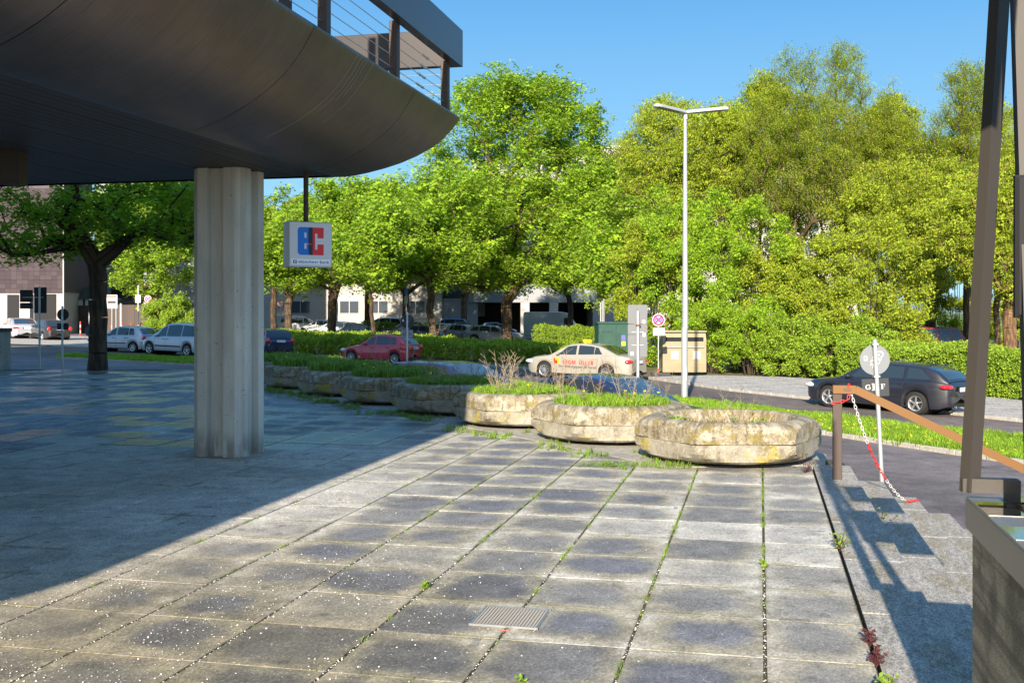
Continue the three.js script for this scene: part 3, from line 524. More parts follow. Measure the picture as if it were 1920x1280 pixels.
// no-stopping sign at the bins
const noStop = () => print(256, 256, (c) => { c.fillStyle = '#f0f0f0'; c.fillRect(0, 0, 256, 256); c.fillStyle = '#c9182b'; c.beginPath(); c.arc(128, 128, 118, 0, 7); c.fill(); c.fillStyle = '#2a7fd4'; c.beginPath(); c.arc(128, 128, 84, 0, 7); c.fill(); c.strokeStyle = '#c9182b'; c.lineWidth = 26; c.beginPath(); c.moveTo(62, 62); c.lineTo(194, 194); c.moveTo(194, 62); c.lineTo(62, 194); c.stroke(); c.fillStyle = '#f4f4f4'; for (const y of [66, 190]) { c.beginPath(); c.moveTo(104, y); c.lineTo(126, y - 13); c.lineTo(126, y - 5); c.lineTo(150, y - 5); c.lineTo(150, y + 5); c.lineTo(126, y + 5); c.lineTo(126, y + 13); c.fill(); } });
const noStopT = noStop();
function stopSign(E, N, h, label, foot, plate) {
  const b = site(E, N), t = thing('no_stopping_sign', label, 'sign', b, TURN + 0.02); t.position.y += 0.06;
  part('pole', pipe(h, 0.024), M.galv, t);
  part('disc', discGeo(0.27), M.white, t).position.set(0, h - 0.05, 0.035);
  part('disc_face', flat(new THREE.CircleGeometry(0.265, 40)).translate(0, h - 0.05, 0.04), std({ map: noStopT, roughness: 0.4 }), t);
  if (plate) part('plate', flat(plateGeo(0.5, 0.32, 0.02)).translate(0.02, h - 0.55, 0.035), std({ map: print(256, 160, (c) => { c.fillStyle = '#f3f3f1'; c.fillRect(0, 0, 256, 160); c.fillStyle = '#b9b9b6'; c.font = 'bold 34px sans-serif'; c.textAlign = 'center'; for (const y of [62, 112]) for (let i = 0; i < 9; i++) c.fillRect(44 + i * 19, y - 14, 12, 16); }), roughness: 0.5 }), t);
  if (foot) { part('foot', cbox(0.8, 0.12, 0.42, 0.03, 0.1, 0.06, 0), paintM(0.05, 0.05, 0.05, 0.9), t); part('socket', cyl(0.05, 0.045, 0.2, 12, 0, 0.1, 0), M.redPaint, t); }
}
stopSign(6.3, 46.7, 2.44, 'red and blue no stopping sign with white plate in front of the collection bins', true, true);
stopSign(-27.85, 83, 3.0, 'small red and blue no stopping sign far left, half behind a thin trunk', false, false);
// collection bins
{
  const t = thing('collection_bin', 'beige double clothes collection bin with two dark slots at the hedge', 'container', site(7.75, 49.4), TURN + 0.05); t.position.y += 0.06;
  const be = std({ map: tex(256, 256, (u, v, i, j) => { const n = fbm(u, v, 5), s = fbm(u, v * 0.3, 40, 3, 3); const c = mix3([148, 135, 108], [134, 121, 95], n), f = 1 + (s - 0.5) * 0.15; return [c[0] * f, c[1] * f, c[2] * f]; }), roughness: 0.55 });
  const s = new THREE.Shape(); s.moveTo(-0.6, 0.06); s.lineTo(0.52, 0.06); s.lineTo(0.52, 1.5); s.lineTo(0.36, 1.86); s.lineTo(-0.5, 1.86); s.lineTo(-0.6, 1.6); s.closePath();
  for (const k of [-1, 1]) {
    const bd = part('body', new THREE.ExtrudeGeometry(s, { depth: 0.96, bevelEnabled: true, bevelThickness: 0.012, bevelSize: 0.012, bevelSegments: 2 }).rotateY(-Math.PI / 2).translate(0.49 + k * 0.5 - 0.01, 0, 0), be, t);
    part('roof', cbox(1.02, 0.05, 1.2, 0.01, k * 0.5, 1.88, -0.05), paintM(0.34, 0.29, 0.22, 0.7), bd); part('slot', bx(0.72, 0.20, 0.05, k * 0.5, 1.52, 0.51), M.void, bd); part('slot_flap', cbox(0.74, 0.035, 0.12, 0.006, k * 0.5, 1.18, 0.56), M.galv, bd); part('chute', cbox(0.78, 0.24, 0.06, 0.006, k * 0.5, 1.31, 0.545), be, bd);
    part('notice', bx(0.34, 0.36, 0.004, k * 0.5 + 0.05, 0.82, 0.536), M.white, bd); part('foot', bx(0.8, 0.07, 0.9, k * 0.5, 0.035, 0), M.black, bd);
  }
  part('notice', bx(0.004, 0.36, 0.3, 1.0 + 0.0085, 1.3, -0.05), M.white, t);
}
// green cabinet
{
  const t = thing('utility_cabinet', 'big dark green utility cabinet lettered RE 161 behind the taxi', 'cabinet', site(4.75, 50.5), TURN + 0.12); t.position.y += 0.02;
  const gr = std({ map: tex(256, 256, (u, v, i, j) => { const n = fbm(u, v, 4), s = fbm(u, v, 50, 8, 3); const f = 1 + (n - 0.5) * 0.3 + (s - 0.5) * 0.2; return [30 * f, 68 * f, 57 * f]; }), roughness: 0.5 });
  part('body', cbox(1.66, 2.2, 0.9, 0.01, 0, 1.1, 0), gr, t); part('roof', cbox(1.76, 0.09, 1.0, 0.01, 0, 2.24, 0), gr, t); part('plinth', bx(1.6, 0.1, 0.86, 0, 0.02, 0), M.concrete, t);
  for (const k of [-1, 1]) { const d = part('door', cbox(0.80, 2.02, 0.02, 0.004, k * 0.41, 1.12, 0.456), gr, t); part('hinge', bx(0.02, 0.1, 0.03, k * 0.8, 1.8, 0.455), M.black, d); }
  part('lettering', flat(new THREE.PlaneGeometry(0.6, 0.17)).translate(-0.36, 1.82, 0.4685), std({ map: print(256, 72, (c) => { c.fillStyle = '#1d4339'; c.fillRect(0, 0, 256, 72); c.fillStyle = '#0e1c18'; c.font = 'bold 52px sans-serif'; c.textBaseline = 'middle'; c.fillText('RE 161 8', 6, 38); }), roughness: 0.5 }), t);
  part('sticker', bx(0.2, 0.24, 0.003, 0.34, 1.55, 0.468), paintM(0.1, 0.1, 0.35, 0.5), t); part('sticker', bx(0.18, 0.2, 0.003, 0.34, 1.28, 0.468), paintM(0.75, 0.6, 0.03, 0.5), t);
  const ms = []; for (const x of [-0.62, -0.54, -0.46]) ms.push(rod(V(x, 2.26, -0.1), V(x, 3.2 + (x + 0.6), -0.1), 0.02, 0.02, 8)); part('cable_duct', merge(ms), M.galv, t);
}
// red and white bollards
{
  const make = (E, N, label, grp, h = 0.95) => { const t = thing('bollard', label, 'bollard', site(E, N), 0, grp); t.position.y += 0.04; for (let k = 0; k < 5; k++) part('band', cyl(0.055, 0.055, h / 5, 12, 0, k * h / 5, 0), k % 2 ? M.white : M.redPaint, t); part('cap', cyl(0.055, 0.03, 0.03, 12, 0, h, 0), M.redPaint, t); };
  make(14.9, 47.6, 'white and red bollard standing alone before the hedge behind the dark estate car', null, 0.9);
  const where = ['standing free between the black hatchback and the dark trunk', 'just right of the dark tree trunk', 'second from the dark trunk above the silver hatchback', 'third from the dark trunk above the silver hatchback', 'fourth from the dark trunk above the silver hatchback', 'last of the line, beside the leaning thin trunk'];
  [150, 209, 228, 246, 263.5, 281].forEach((px, i) => make((px - 960) / 2036 * 84, 84, `red and white bollard ${where[i]}`, 'bollards along the far pavement', 1.1));
}
// small signs on poles at the left
function plainSign(E, N, h, label, build, r = 0.03) { const t = thing('traffic_sign', label, 'sign', site(E, N), TURN); part('pole', pipe(h, r), M.galv, t); build(t); return t; }
plainSign(-13.5, 31, 3.15, 'dark back of a double plate sign on a pole at the far left plaza edge', (t) => { part('panel', plateGeo(0.36, 0.74, 0.02, 0.01).translate(0, 2.78, -0.05), M.signDark, t); part('panel', plateGeo(0.37, 0.35, 0.02, 0.01).translate(-0.4, 2.9, -0.05), M.signDark, t); part('panel', plateGeo(0.37, 0.17, 0.02, 0.01).translate(-0.4, 2.62, -0.05), M.signDark, t); part('bracket', bx(0.6, 0.02, 0.02, -0.2, 2.86, -0.03), M.galv, t); });
plainSign(-12.85, 31, 2.6, 'dark round sign with a small dark plate at the far left plaza edge', (t) => { part('disc', discGeo(0.17).translate(0, 2.38, -0.04), M.signDark, t); part('plate', plateGeo(0.33, 0.19, 0.01, 0.01).translate(0, 2.04, -0.04), M.signDark, t); });
plainSign(-22.74, 58.6, 7, 'slim galvanised mast partly hidden by the dark tree trunk', (t) => { part('disc', discGeo(0.3).translate(-0.02, 1.15, 0.07), M.signDark, t); }, 0.09);
plainSign(-29.5, 80, 2.9, 'white board sign with a dark drawing right of the dark tree trunk', (t) => { part('board', plateGeo(0.82, 1.0, 0.02, 0.02).translate(0, 2.75, 0.04), M.white, t); part('drawing', plateGeo(0.6, 0.14, 0.01, 0.004).translate(0, 2.7, 0.054), M.black, t); part('header', plateGeo(0.7, 0.12, 0.01, 0.004).translate(0, 3.12, 0.054), paintM(0.3, 0.12, 0.08, 0.6), t); part('pole', pipe(2.5, 0.03).translate(0.3, 0, 0), M.galv, t); });
plainSign(-28.6, 83, 4.0, 'white square sign on a white pole far left of the concrete column', (t) => { part('board', plateGeo(0.42, 0.6, 0.02, 0.02).translate(0, 3.0, 0.05), M.white, t); }, 0.05);
plainSign(-7.6, 78, 4.2, 'blue and white parking sign on a pole above the red car', (t) => { part('board', plateGeo(0.26, 0.46, 0.02, 0.01).translate(0, 3.9, 0.05), paintM(0.05, 0.2, 0.55, 0.4), t); part('plate', plateGeo(0.26, 0.5, 0.02, 0.01).translate(0, 3.3, 0.05), M.white, t); });
plainSign(-22.4, 105, 2.9, 'round white sign with red rim beside the column in the car park', (t) => { part('disc', discGeo(0.36).translate(0, 2.8, 0.05), M.redPaint, t); part('disc_face', discGeo(0.28).translate(0, 2.8, 0.055), M.white, t); part('plate', plateGeo(0.6, 0.4, 0.02).translate(0, 1.9, 0.05), M.white, t); });
plainSign(-23.2, 100, 3.2, 'small blue grey plate sign at the left of the car park', (t) => { part('board', plateGeo(0.4, 0.75, 0.02).translate(0, 2.6, 0.05), paintM(0.12, 0.16, 0.22, 0.5), t); });
// ---- concrete block at the left edge
{ const t = thing('concrete_block', 'grey concrete block with a dark cap at the far left plaza edge', 'wall', site(-14.55, 28.6, 0), TURN); part('body', cbox(2.4, 1.0, 0.6, 0.01, 0, 0.5, 0), M.concrete, t); part('cap', cbox(2.45, 0.09, 0.66, 0.01, 0, 1.045, 0), M.signDark, t); }
// =====================================================================  HANDRAIL, CHAIN, SEAT WALL
M.railPaint = std({ color: lin(0.15, 0.07, 0.018), metalness: 0.3, roughness: 0.4 });
{
  const t = thing('handrail', 'brown metal handrail running down the stairs from a square post', 'handrail', V(0.70, 0, -10.57));
  part('post', cbox(0.085, 0.808, 0.06, 0.004, 0, 0.404, 0), M.brownPaint, t); part('base_plate', cbox(0.10, 0.006, 0.08, 0.002, 0, 0.003, 0), M.steel, t);
  part('rail', bar(V(-0.043, 0.85, 0), V(0.17, 0.85, 0), 0.066, 0.075), M.railPaint, t); part('rail', bar(V(0.155, 0.853, 0.0), V(3.0, -0.50, 0.0), 0.064, 0.073), M.railPaint, t);
  part('lower_post', cbox(0.085, 1.0, 0.06, 0.004, 2.9, -0.98, 0), M.brownPaint, t); part('slot', bx(0.07, 0.03, 0.002, 0.09, 0.85, 0.0345), paintM(0.08, 0.05, 0.03, 0.6), t);
}
{
  const t = thing('barrier_chain', 'red and white plastic chain hanging from the handrail post to the steps', 'chain', V(0, 0, 0));
  const path = new THREE.CatmullRomCurve3([V(0.80, 0.90, -10.53), V(0.86, 0.70, -10.60), V(1.0, 0.30, -10.75), V(1.14, 0.02, -10.92), V(1.30, -0.20, -11.10), V(1.40, -0.275, -11.2), V(1.52, -0.285, -11.35)]);
  const L = path.getLength(), n = Math.round(L / 0.037); const lk = new THREE.TorusGeometry(0.0115, 0.0036, 6, 14).scale(1.9, 1, 1); const red = paintM(0.55, 0.02, 0.02, 0.4), wht = paintM(0.5, 0.5, 0.5, 0.4);
  for (let i = 0; i < n; i++) { const f = (i + 0.5) / n, p = path.getPointAt(f), d = path.getTangentAt(f); const c = f < 0.04 ? red : f < 0.36 ? wht : f < 0.66 ? red : f < 0.86 ? wht : red; const o = part('chain_link', lk, c, t); o.position.copy(p); o.quaternion.setFromUnitVectors(V(1, 0, 0), d); o.rotateX(i % 2 ? Math.PI / 2 : 0); }
  const o2 = new THREE.CatmullRomCurve3([V(0.65, 0.72, -10.525), V(0.72, 0.735, -10.525), V(0.79, 0.76, -10.525), V(0.80, 0.80, -10.53)]); for (let i = 0; i < 5; i++) { const o = part('chain_link', lk, red, t); o.position.copy(o2.getPointAt((i + 0.5) / 5)); o.quaternion.setFromUnitVectors(V(1, 0, 0), o2.getTangentAt((i + 0.5) / 5)); o.rotateX(i % 2 ? Math.PI / 2 : 0); }
}
// seat wall in the right foreground with metal cap, timber slats and the leaning steel frame
const aggTex = tex(512, 512, (u, v, i, j) => { const n = fbm(u, v, 4), st = fbm(u, v * 0.25, 22, 2, 4), s = hashT[(i * 733 + j * 9176) & 65535], s2 = hashT[((i >> 1) * 1733 + (j >> 1) * 7919) & 65535]; let c = mix3([184, 168, 140], [132, 120, 100], sstep(0.35, 0.7, st)); c = mix3(c, [96, 88, 74], 0.6 * sstep(0.55, 0.8, n)); const f = 1 + (s - 0.5) * 0.35 + (s2 - 0.5) * 0.3; return [c[0] * f, c[1] * f, c[2] * f]; });
M.aggregate = std({ map: aggTex, roughness: 0.9, bumpMap: noiseBump, bumpScale: 0.004 });
M.capMetal = std({ color: lin(0.30, 0.265, 0.22), metalness: 0.7, roughness: 0.42 }); M.mirror = std({ color: lin(0.62, 0.60, 0.56), metalness: 1, roughness: 0.06 });
M.frame = std({ color: lin(0.04, 0.034, 0.028), metalness: 0.05, roughness: 0.6 });
M.timber = std({ map: tex(128, 256, (u, v) => { const s = fbm(u, v, 24, 2, 3), f = 0.8 + 0.5 * s; return [176 * f, 138 * f, 104 * f]; }), roughness: 0.7 });
{
  const t = thing('seat_wall', 'concrete seat wall with metal cap and timber slats in the right foreground', 'bench', V(0, 0, 0));
  part('wall', cbox(1.5, 2.36, 3.9, 0.006, 0.756 + 0.75, -0.38, -2.3), M.aggregate, t);
  part('cap', cbox(0.018, 0.104, 4.0, 0.003, 0.745, 0.85, -2.27), M.capMetal, t); part('cap', cbox(1.55, 0.104, 0.018, 0.003, 0.745 + 0.775 + 0.009, 0.85, -4.262), M.capMetal, t);
  part('cap_top', cbox(0.125, 0.010, 3.99, 0.004, 0.80, 0.907, -2.27), M.capMetal, t); part('cap_top', cbox(1.42, 0.010, 0.10, 0.004, 1.58, 0.9075, -4.218), M.mirror, t);
  for (let i = 0; i < 9; i++) part('cap_plate', cbox(0.121, 0.004, i % 2 ? 0.2 : 0.26, 0.001, 0.8, 0.914, -4.0 + i * 0.42), M.mirror, t);
  for (let i = 0; i < 30; i++) part('timber_slat', cbox(0.60, 0.05, 0.036, 0.003, 1.19, 0.888, -4.10 + i * 0.075), M.timber, t);
  const fr = thing('steel_frame', 'dark brown leaning steel frame standing on the seat wall at the right edge', 'frame', V(0, 0, 0));
  const foot = V(1.04, 0.93, -4.19), elbow = V(1.04, 0.975, -4.19), out = V(0.80, 0.975, -4.19), top = V(0.985, 3.05, -4.10), foot2 = V(1.04, 0.93, -3.1);
  part('post', bar(V(0.736, 0.94, -4.19), V(0.856, 3.05, -4.19), 0.06, 0.042, -0.75), M.frame, fr); part('foot_arm', bar(V(0.706, 0.966, -4.188), V(0.904, 0.966, -4.188), 0.05, 0.05), M.frame, fr); part('foot_stub', bar(V(0.879, 0.905, -4.19), V(0.879, 0.95, -4.19), 0.048, 0.048), M.frame, fr);
  part('post', bar(V(0.885, 0.905, -3.85), V(0.878, 3.05, -4.10), 0.058, 0.062), M.frame, fr);
  part('cross_beam', bar(V(0.86, 3.075, -4.25), V(0.86, 3.075, -2.2), 0.07, 0.07), M.frame, fr);
  part('panel', cbox(0.66, 0.48, 0.05, 0.012, 1.165, 1.81, -3.95), M.black, fr); part('panel', cbox(0.56, 0.32, 0.05, 0.012, 1.215, 2.38, -3.95), M.black, fr);
}
console.log('street ready');
// =====================================================================  CARS
M.glass = new THREE.MeshPhysicalMaterial({ color: lin(0.018, 0.026, 0.032), roughness: 0.04, clearcoat: 1, clearcoatRoughness: 0.02 });
M.tyre = paintM(0.012, 0.012, 0.012, 0.85); M.rim = std({ color: lin(0.5, 0.51, 0.53), metalness: 0.8, roughness: 0.3 }); M.trim = paintM(0.012, 0.012, 0.013, 0.6); M.chrome = std({ color: lin(0.75, 0.75, 0.76), metalness: 1, roughness: 0.15 });
M.tail = new THREE.MeshPhysicalMaterial({ color: lin(0.55, 0.012, 0.012), roughness: 0.12, clearcoat: 1 }); M.head = new THREE.MeshPhysicalMaterial({ color: lin(0.5, 0.52, 0.55), roughness: 0.1, clearcoat: 1 }); M.amber = paintM(0.7, 0.2, 0.01, 0.2);
const plateTex = print(256, 56, (c) => { c.fillStyle = '#f1f2f2'; c.fillRect(0, 0, 256, 56); c.fillStyle = '#1d4aa0'; c.fillRect(0, 0, 20, 56); c.fillStyle = '#16181a'; c.font = 'bold 46px sans-serif'; c.textBaseline = 'middle'; c.fillText('M:GL 1012', 26, 30); });
M.plate = std({ map: plateTex, roughness: 0.4 });
const carPaint = (r, g, b, metal = 0) => new THREE.MeshPhysicalMaterial({ color: lin(r, g, b), metalness: metal, roughness: metal ? 0.4 : 0.45, clearcoat: 1, clearcoatRoughness: 0.04 });
const lerpLine = (L, x) => { if (x <= L[0][0]) return L[0][1]; for (let i = 1; i < L.length; i++) if (x <= L[i][0]) { const t = (x - L[i - 1][0]) / (L[i][0] - L[i - 1][0]); return L[i - 1][1] + (L[i][1] - L[i - 1][1]) * t; } return L[L.length - 1][1]; };
const smoothLine = (L, x, r = 0.07) => { let s = 0; for (const d of [-1, -0.5, 0, 0.5, 1]) s += lerpLine(L, x + d * r); return s / 5; };
function gridGeo(nu, nv, f, flip) {
  const pos = [], uv = [], idx = []; for (let j = 0; j <= nv; j++) for (let i = 0; i <= nu; i++) { pos.push(...f(i / nu, j / nv)); uv.push(i / nu, j / nv); }
  for (let j = 0; j < nv; j++) for (let i = 0; i < nu; i++) { const a = j * (nu + 1) + i, b = a + nu + 1; flip ? idx.push(a, b, a + 1, a + 1, b, b + 1) : idx.push(a, a + 1, b, a + 1, b + 1, b); }
  const g = new THREE.BufferGeometry(); g.setAttribute('position', new THREE.Float32BufferAttribute(pos, 3)); g.setAttribute('uv', new THREE.Float32BufferAttribute(uv, 2)); g.setIndex(idx); g.computeVertexNormals(); return g;
}
const wheelCache = {};
function wheelGeo(R, spokes, wide = 0.2) {
  const key = `${R}_${spokes}`; if (wheelCache[key]) return wheelCache[key];
  const r = R * 0.68, w = wide / 2;
  const tyre = new THREE.LatheGeometry([[r, -w], [r + 0.02, -w - 0.006], [R - 0.03, -w], [R - 0.006, -w + 0.03], [R, 0], [R - 0.006, w - 0.03], [R - 0.03, w], [r + 0.02, w + 0.006], [r, w]].map(([a, b]) => new THREE.Vector2(a, b)), 36).rotateX(Math.PI / 2);
  const list = [new THREE.LatheGeometry([[r + 0.003, w - 0.002], [r - 0.012, w + 0.004], [r - 0.03, w - 0.02], [r - 0.04, w - 0.08]].map(([a, b]) => new THREE.Vector2(a, b)), 36).rotateX(Math.PI / 2), new THREE.CylinderGeometry(0.055, 0.062, 0.05, 18).rotateX(Math.PI / 2).translate(0, 0, w - 0.025)];
  for (let k = 0; k < spokes; k++) { const sp = cbox(r - 0.05, spokes > 7 ? 0.03 : 0.052, 0.03, 0.006, (r - 0.05) / 2 + 0.035, 0, w - 0.035); list.push(sp.rotateZ(k * 2 * Math.PI / spokes + 0.3)); }
  const back = new THREE.CylinderGeometry(r - 0.02, r - 0.02, 0.02, 28).rotateX(Math.PI / 2).translate(0, 0, w - 0.1);
  return wheelCache[key] = { tyre, rim: merge(list), back };
}
function makeCar(s, label, paint, E, N, heading, group) {
  // local: x forward, z to the car's right; heading is the grid direction of the front, counted from +E towards +N
  const t = thing(s.name || 'parked_car', label, s.cat || 'car', site(E, N), TURN + heading, group);
  t.rotation.order = 'YXZ'; t.position.y += s.lift ?? 0.0; t.rotation.z = -0.02 * Math.cos(heading); t.rotation.x = 0.02 * Math.sin(heading);
  const L = s.L, W = s.W / 2, xf = s.wb / 2 + (s.shift || 0), xr = -s.wb / 2 + (s.shift || 0), R = s.R || 0.315, arch = R + 0.055, sill = s.sill || 0.19;
  const plan = (x) => { const k = clamp((Math.abs(x) / (L / 2) - 0.62) / 0.38); return W * (1 - (x > 0 ? 0.36 : 0.22) * Math.pow(k, 2.8)); };
  const belt = (x) => smoothLine(s.belt, x);      // shoulder height: bonnet, waist, boot
  const bottom = (x) => { let y = sill; const e = L / 2 - Math.abs(x); y += 0.10 * (1 - sstep(0, 0.35, e)); for (const c of [xf, xr]) { const d = Math.abs(x - c); if (d < arch) y = Math.max(y, R + Math.sqrt(arch * arch - d * d)); } return y; };
  const inner = (x) => { const e = Math.abs(x) / (L / 2); return 1 - 0.10 * sstep(0.975, 1, e); };
  // stations: finer at the arches and at both ends
  const xs = []; for (let i = 0; i <= 130; i++) { const a = i / 130 * 2 - 1; xs.push(L / 2 * (0.985 * a + 0.015 * Math.sign(a) * Math.pow(Math.abs(a), 12))); }
  const sec = (x) => {
    const w = plan(x) * inner(x), b = bottom(x), top = Math.max(belt(x), b + 0.02), mid = Math.max(Math.min(0.56, top - 0.12), b + 0.01), e = L / 2 - Math.abs(x), hood = s.crown || 0.05, rd = 0.09;
    const endY = 1 - sstep(0, 0.14, e); const tp = top - 0.12 * endY * endY;
    const yy = (f) => b + (tp - b) * f;
    return [[w * 0.955, b], [w * 0.985, Math.min(b + 0.08, yy(0.2))], [w, Math.max(mid - 0.12, yy(0.3))], [w * 0.998, Math.max(mid + 0.02, yy(0.55))], [w * 0.985, Math.max(tp - 0.14, yy(0.75))], [w * 0.968, tp - 0.055 > yy(0.8) ? tp - 0.055 : yy(0.86)], [w * 0.93, tp - 0.012], [w * 0.86, tp + 0.006], [w * 0.55, tp + hood * 0.75], [0, tp + hood]];
  };
  const secs = xs.map(sec), nS = secs[0].length, full = nS * 2 - 1;
  const body = gridGeo(xs.length - 1, full - 1, (u, v) => { const i = Math.round(u * (xs.length - 1)), j = Math.round(v * (full - 1)); const p = j < nS ? secs[i][j] : secs[i][full - 1 - j]; return [xs[i], p[1], j < nS ? p[0] : -p[0]]; }, false);
  const cap = (i, fl) => { const P = []; for (let j = 0; j < full; j++) { const p = j < nS ? secs[i][j] : secs[i][full - 1 - j]; P.push([j < nS ? p[0] : -p[0], p[1]]); } const bulge = fl ? 0.03 : -0.03; return gridGeo(full - 1, 3, (u, v) => { const p = P[Math.round(u * (full - 1))], cy = 0.5; const k = v; return [xs[i] + bulge * Math.sin(k * 1.57), p[1] + (cy - p[1]) * k * 0.98, p[0] * (1 - k)]; }, fl); };
  const bd = part('body', merge([body, cap(0, true), cap(xs.length - 1, false)]), paint, t);
  part('underbody', bx(L * 0.9, 0.34, s.W * 0.78, 0, 0.40, 0), M.trim, t);
  for (const c of [xf, xr]) part('wheel_well', new THREE.CylinderGeometry(arch * 0.98, arch * 0.98, s.W * 0.86, 24).rotateX(Math.PI / 2).translate(c, R + 0.02, 0), M.trim, t);
  // cabin
  const rf = s.roof, x0 = rf[0][0], x1 = rf[rf.length - 1][0], roofY = (x) => lerpLine(rf, x), tum = s.tumble ?? 0.30;
  const rs = (x) => smoothLine(rf, x, 0.05);
  const wb = (x) => plan(x) * 0.935; const zAt = (x, y) => wb(x) - tum * Math.max(0, y - belt(x));
  const edge = (x) => belt(x) + (rs(x) - belt(x)) * 0.93;
  const cSec = (x) => { const bl = belt(x) - 0.03, ye = Math.max(edge(x), bl + 0.005), y = Math.max(rs(x), bl + 0.01), ze = zAt(x, ye); const cr = 0.035; return [[wb(x), bl], [(wb(x) + ze) / 2 + 0.008, (bl + ye) / 2], [ze, ye], [ze - 0.04, ye + (y - ye) * 0.7 + 0.006], [ze * 0.82, y + cr * 0.25], [ze * 0.45, y + cr * 0.8], [0, y + cr]]; };
  const nC = 70, cx = []; for (let i = 0; i <= nC; i++) cx.push(x0 + (x1 - x0) * i / nC); const cs = cx.map(cSec), cN = cs[0].length, cF = cN * 2 - 1;
  part('cabin', gridGeo(nC, cF - 1, (u, v) => { const i = Math.round(u * nC), j = Math.round(v * (cF - 1)), p = j < cN ? cs[i][j] : cs[i][cF - 1 - j]; return [cx[i], p[1], j < cN ? p[0] : -p[0]]; }), s.cabinPaint || paint, t);
  for (const [a, b, sk0, sk1] of s.side) for (const z of [1, -1]) {
    const nx = 16, ny = 4; const g = gridGeo(nx, ny, (u, v) => { const x = a + (b - a) * u; const lo = belt(x) + 0.035, hi = Math.max(lo + 0.002, edge(x) - 0.035); const y = lo + (hi - lo) * v; const xx = x + (u < 0.5 ? (sk0 || 0) * (1 - 2 * u) : (sk1 || 0) * (2 * u - 1)) * v; const bow = 0.008 * Math.sin(clamp((y - belt(x)) / Math.max(0.05, edge(x) - belt(x))) * 3.14); return [xx, y, z * (zAt(x, y) + 0.009 + bow)]; }, z > 0 ? false : true);
    part('window', g, M.glass, t);
  }
  const topPatch = (a, b, fr) => gridGeo(12, 10, (u, v) => { const x = a + (b - a) * u, k = (v * 2 - 1) * fr, p = cSec(x), ze = p[3][0]; const z = k * ze, q = Math.abs(k); const y0 = p[6][1], y1 = p[5][1], y2 = p[4][1], y3 = p[3][1]; const y = q < 0.47 ? y0 + (y1 - y0) * (q / 0.47) : q < 0.85 ? y1 + (y2 - y1) * ((q - 0.47) / 0.38) : y2 + (y3 - y2) * ((q - 0.85) / 0.15); const sl = (rs(x + 0.03) - rs(x - 0.03)) / 0.06, nn = Math.hypot(1, sl); return [x - sl / nn * 0.010, y + 0.010 / nn, z]; }, true);
  part('windscreen', topPatch(s.screen[0], s.screen[1], 0.9), M.glass, t); part('rear_window', topPatch(s.rear[0], s.rear[1], s.rearW || 0.86), M.glass, t);
  // wheels
  const wg = wheelGeo(R, s.spokes || 5);
  for (const x of [xf, xr]) for (const z of [1, -1]) { const w = part('wheel', wg.tyre, M.tyre, t); w.position.set(x, R - 0.004, z * (W - 0.115)); if (z < 0) w.rotation.y = Math.PI; part('rim', wg.rim, M.rim, w); part('brake', wg.back, M.trim, w); }
  if (s.simple) return t;
  // shut lines, handles, mirrors, lamps, plates
  const sideAt = (x, y) => { const p = sec(x); for (let j = 1; j < 7; j++) if (p[j][1] >= y) { const a = p[j - 1], b = p[j], k = (y - a[1]) / Math.max(1e-4, b[1] - a[1]); return a[0] + (b[0] - a[0]) * clamp(k); } return p[6][0]; };
  const strip = (xa, ya, xb, yb, w, z, off = 0.003) => gridGeo(10, 1, (u, v) => { const x = xa + (xb - xa) * u, y = ya + (yb - ya) * u; const dx = xb - xa, dy = yb - ya, l = Math.hypot(dx, dy), px = -dy / l * w * (v - 0.5), py = dx / l * w * (v - 0.5); return [x + px, y + py, z * (sideAt(x + px, y + py) + off)]; }, z < 0);
  for (const z of [1, -1]) {
    for (const x of s.doors) part('door_seam', strip(x, sill + 0.06, x, belt(x) - 0.03, 0.011, z), M.trim, t);
    for (const x of s.handles) part('door_handle', cbox(0.17, 0.026, 0.03, 0.006, x, belt(x) - 0.12, z * (sideAt(x, belt(x) - 0.12) + 0.008)), s.handleM || paint, t);
    if (s.moulding) part('side_moulding', merge([strip(xr + arch + 0.06, 0.50, xf - arch - 0.06, 0.50, s.moulding, z, 0.006)]), s.mouldM || M.trim, t);
    part('sill', strip(xr + arch, sill + 0.02, xf - arch, sill + 0.02, 0.05, z, 0.004), M.trim, t);
    const mx = s.mirrorX, m = part('mirror', new THREE.SphereGeometry(0.1, 12, 8).scale(0.75, 0.62, 1.05).translate(mx, belt(mx) + 0.07, z * (plan(mx) * 0.95 + 0.09)), paint, t);
    const [tx, ty, tw, th, td] = s.tailL; part('tail_lamp', new THREE.SphereGeometry(0.5, 20, 12).scale(td, th, tw).translate(-L / 2 + tx, ty, z * (W * s.tailZ)), M.tail, t);
    const [hx, hy, hw, hh, hd] = s.headL; part('head_lamp', new THREE.SphereGeometry(0.5, 20, 12).scale(hd, hh, hw).translate(L / 2 - hx, hy, z * W * 0.74), M.head, t);
  }
  const pr = part('number_plate', flat(new THREE.PlaneGeometry(0.52, 0.115)).rotateY(-Math.PI / 2).translate(-L / 2 - 0.042 + (s.plateIn || 0), s.plateY, 0), M.plate, t); part('plate_frame', cbox(0.02, 0.135, 0.55, 0.003, -L / 2 - 0.029 + (s.plateIn || 0), s.plateY, 0), M.trim, t);
  part('rear_bumper_trim', cbox(0.03, 0.06, s.W * 0.7, 0.006, -L / 2 - 0.012, 0.33, 0), M.trim, t);
  return t;
}
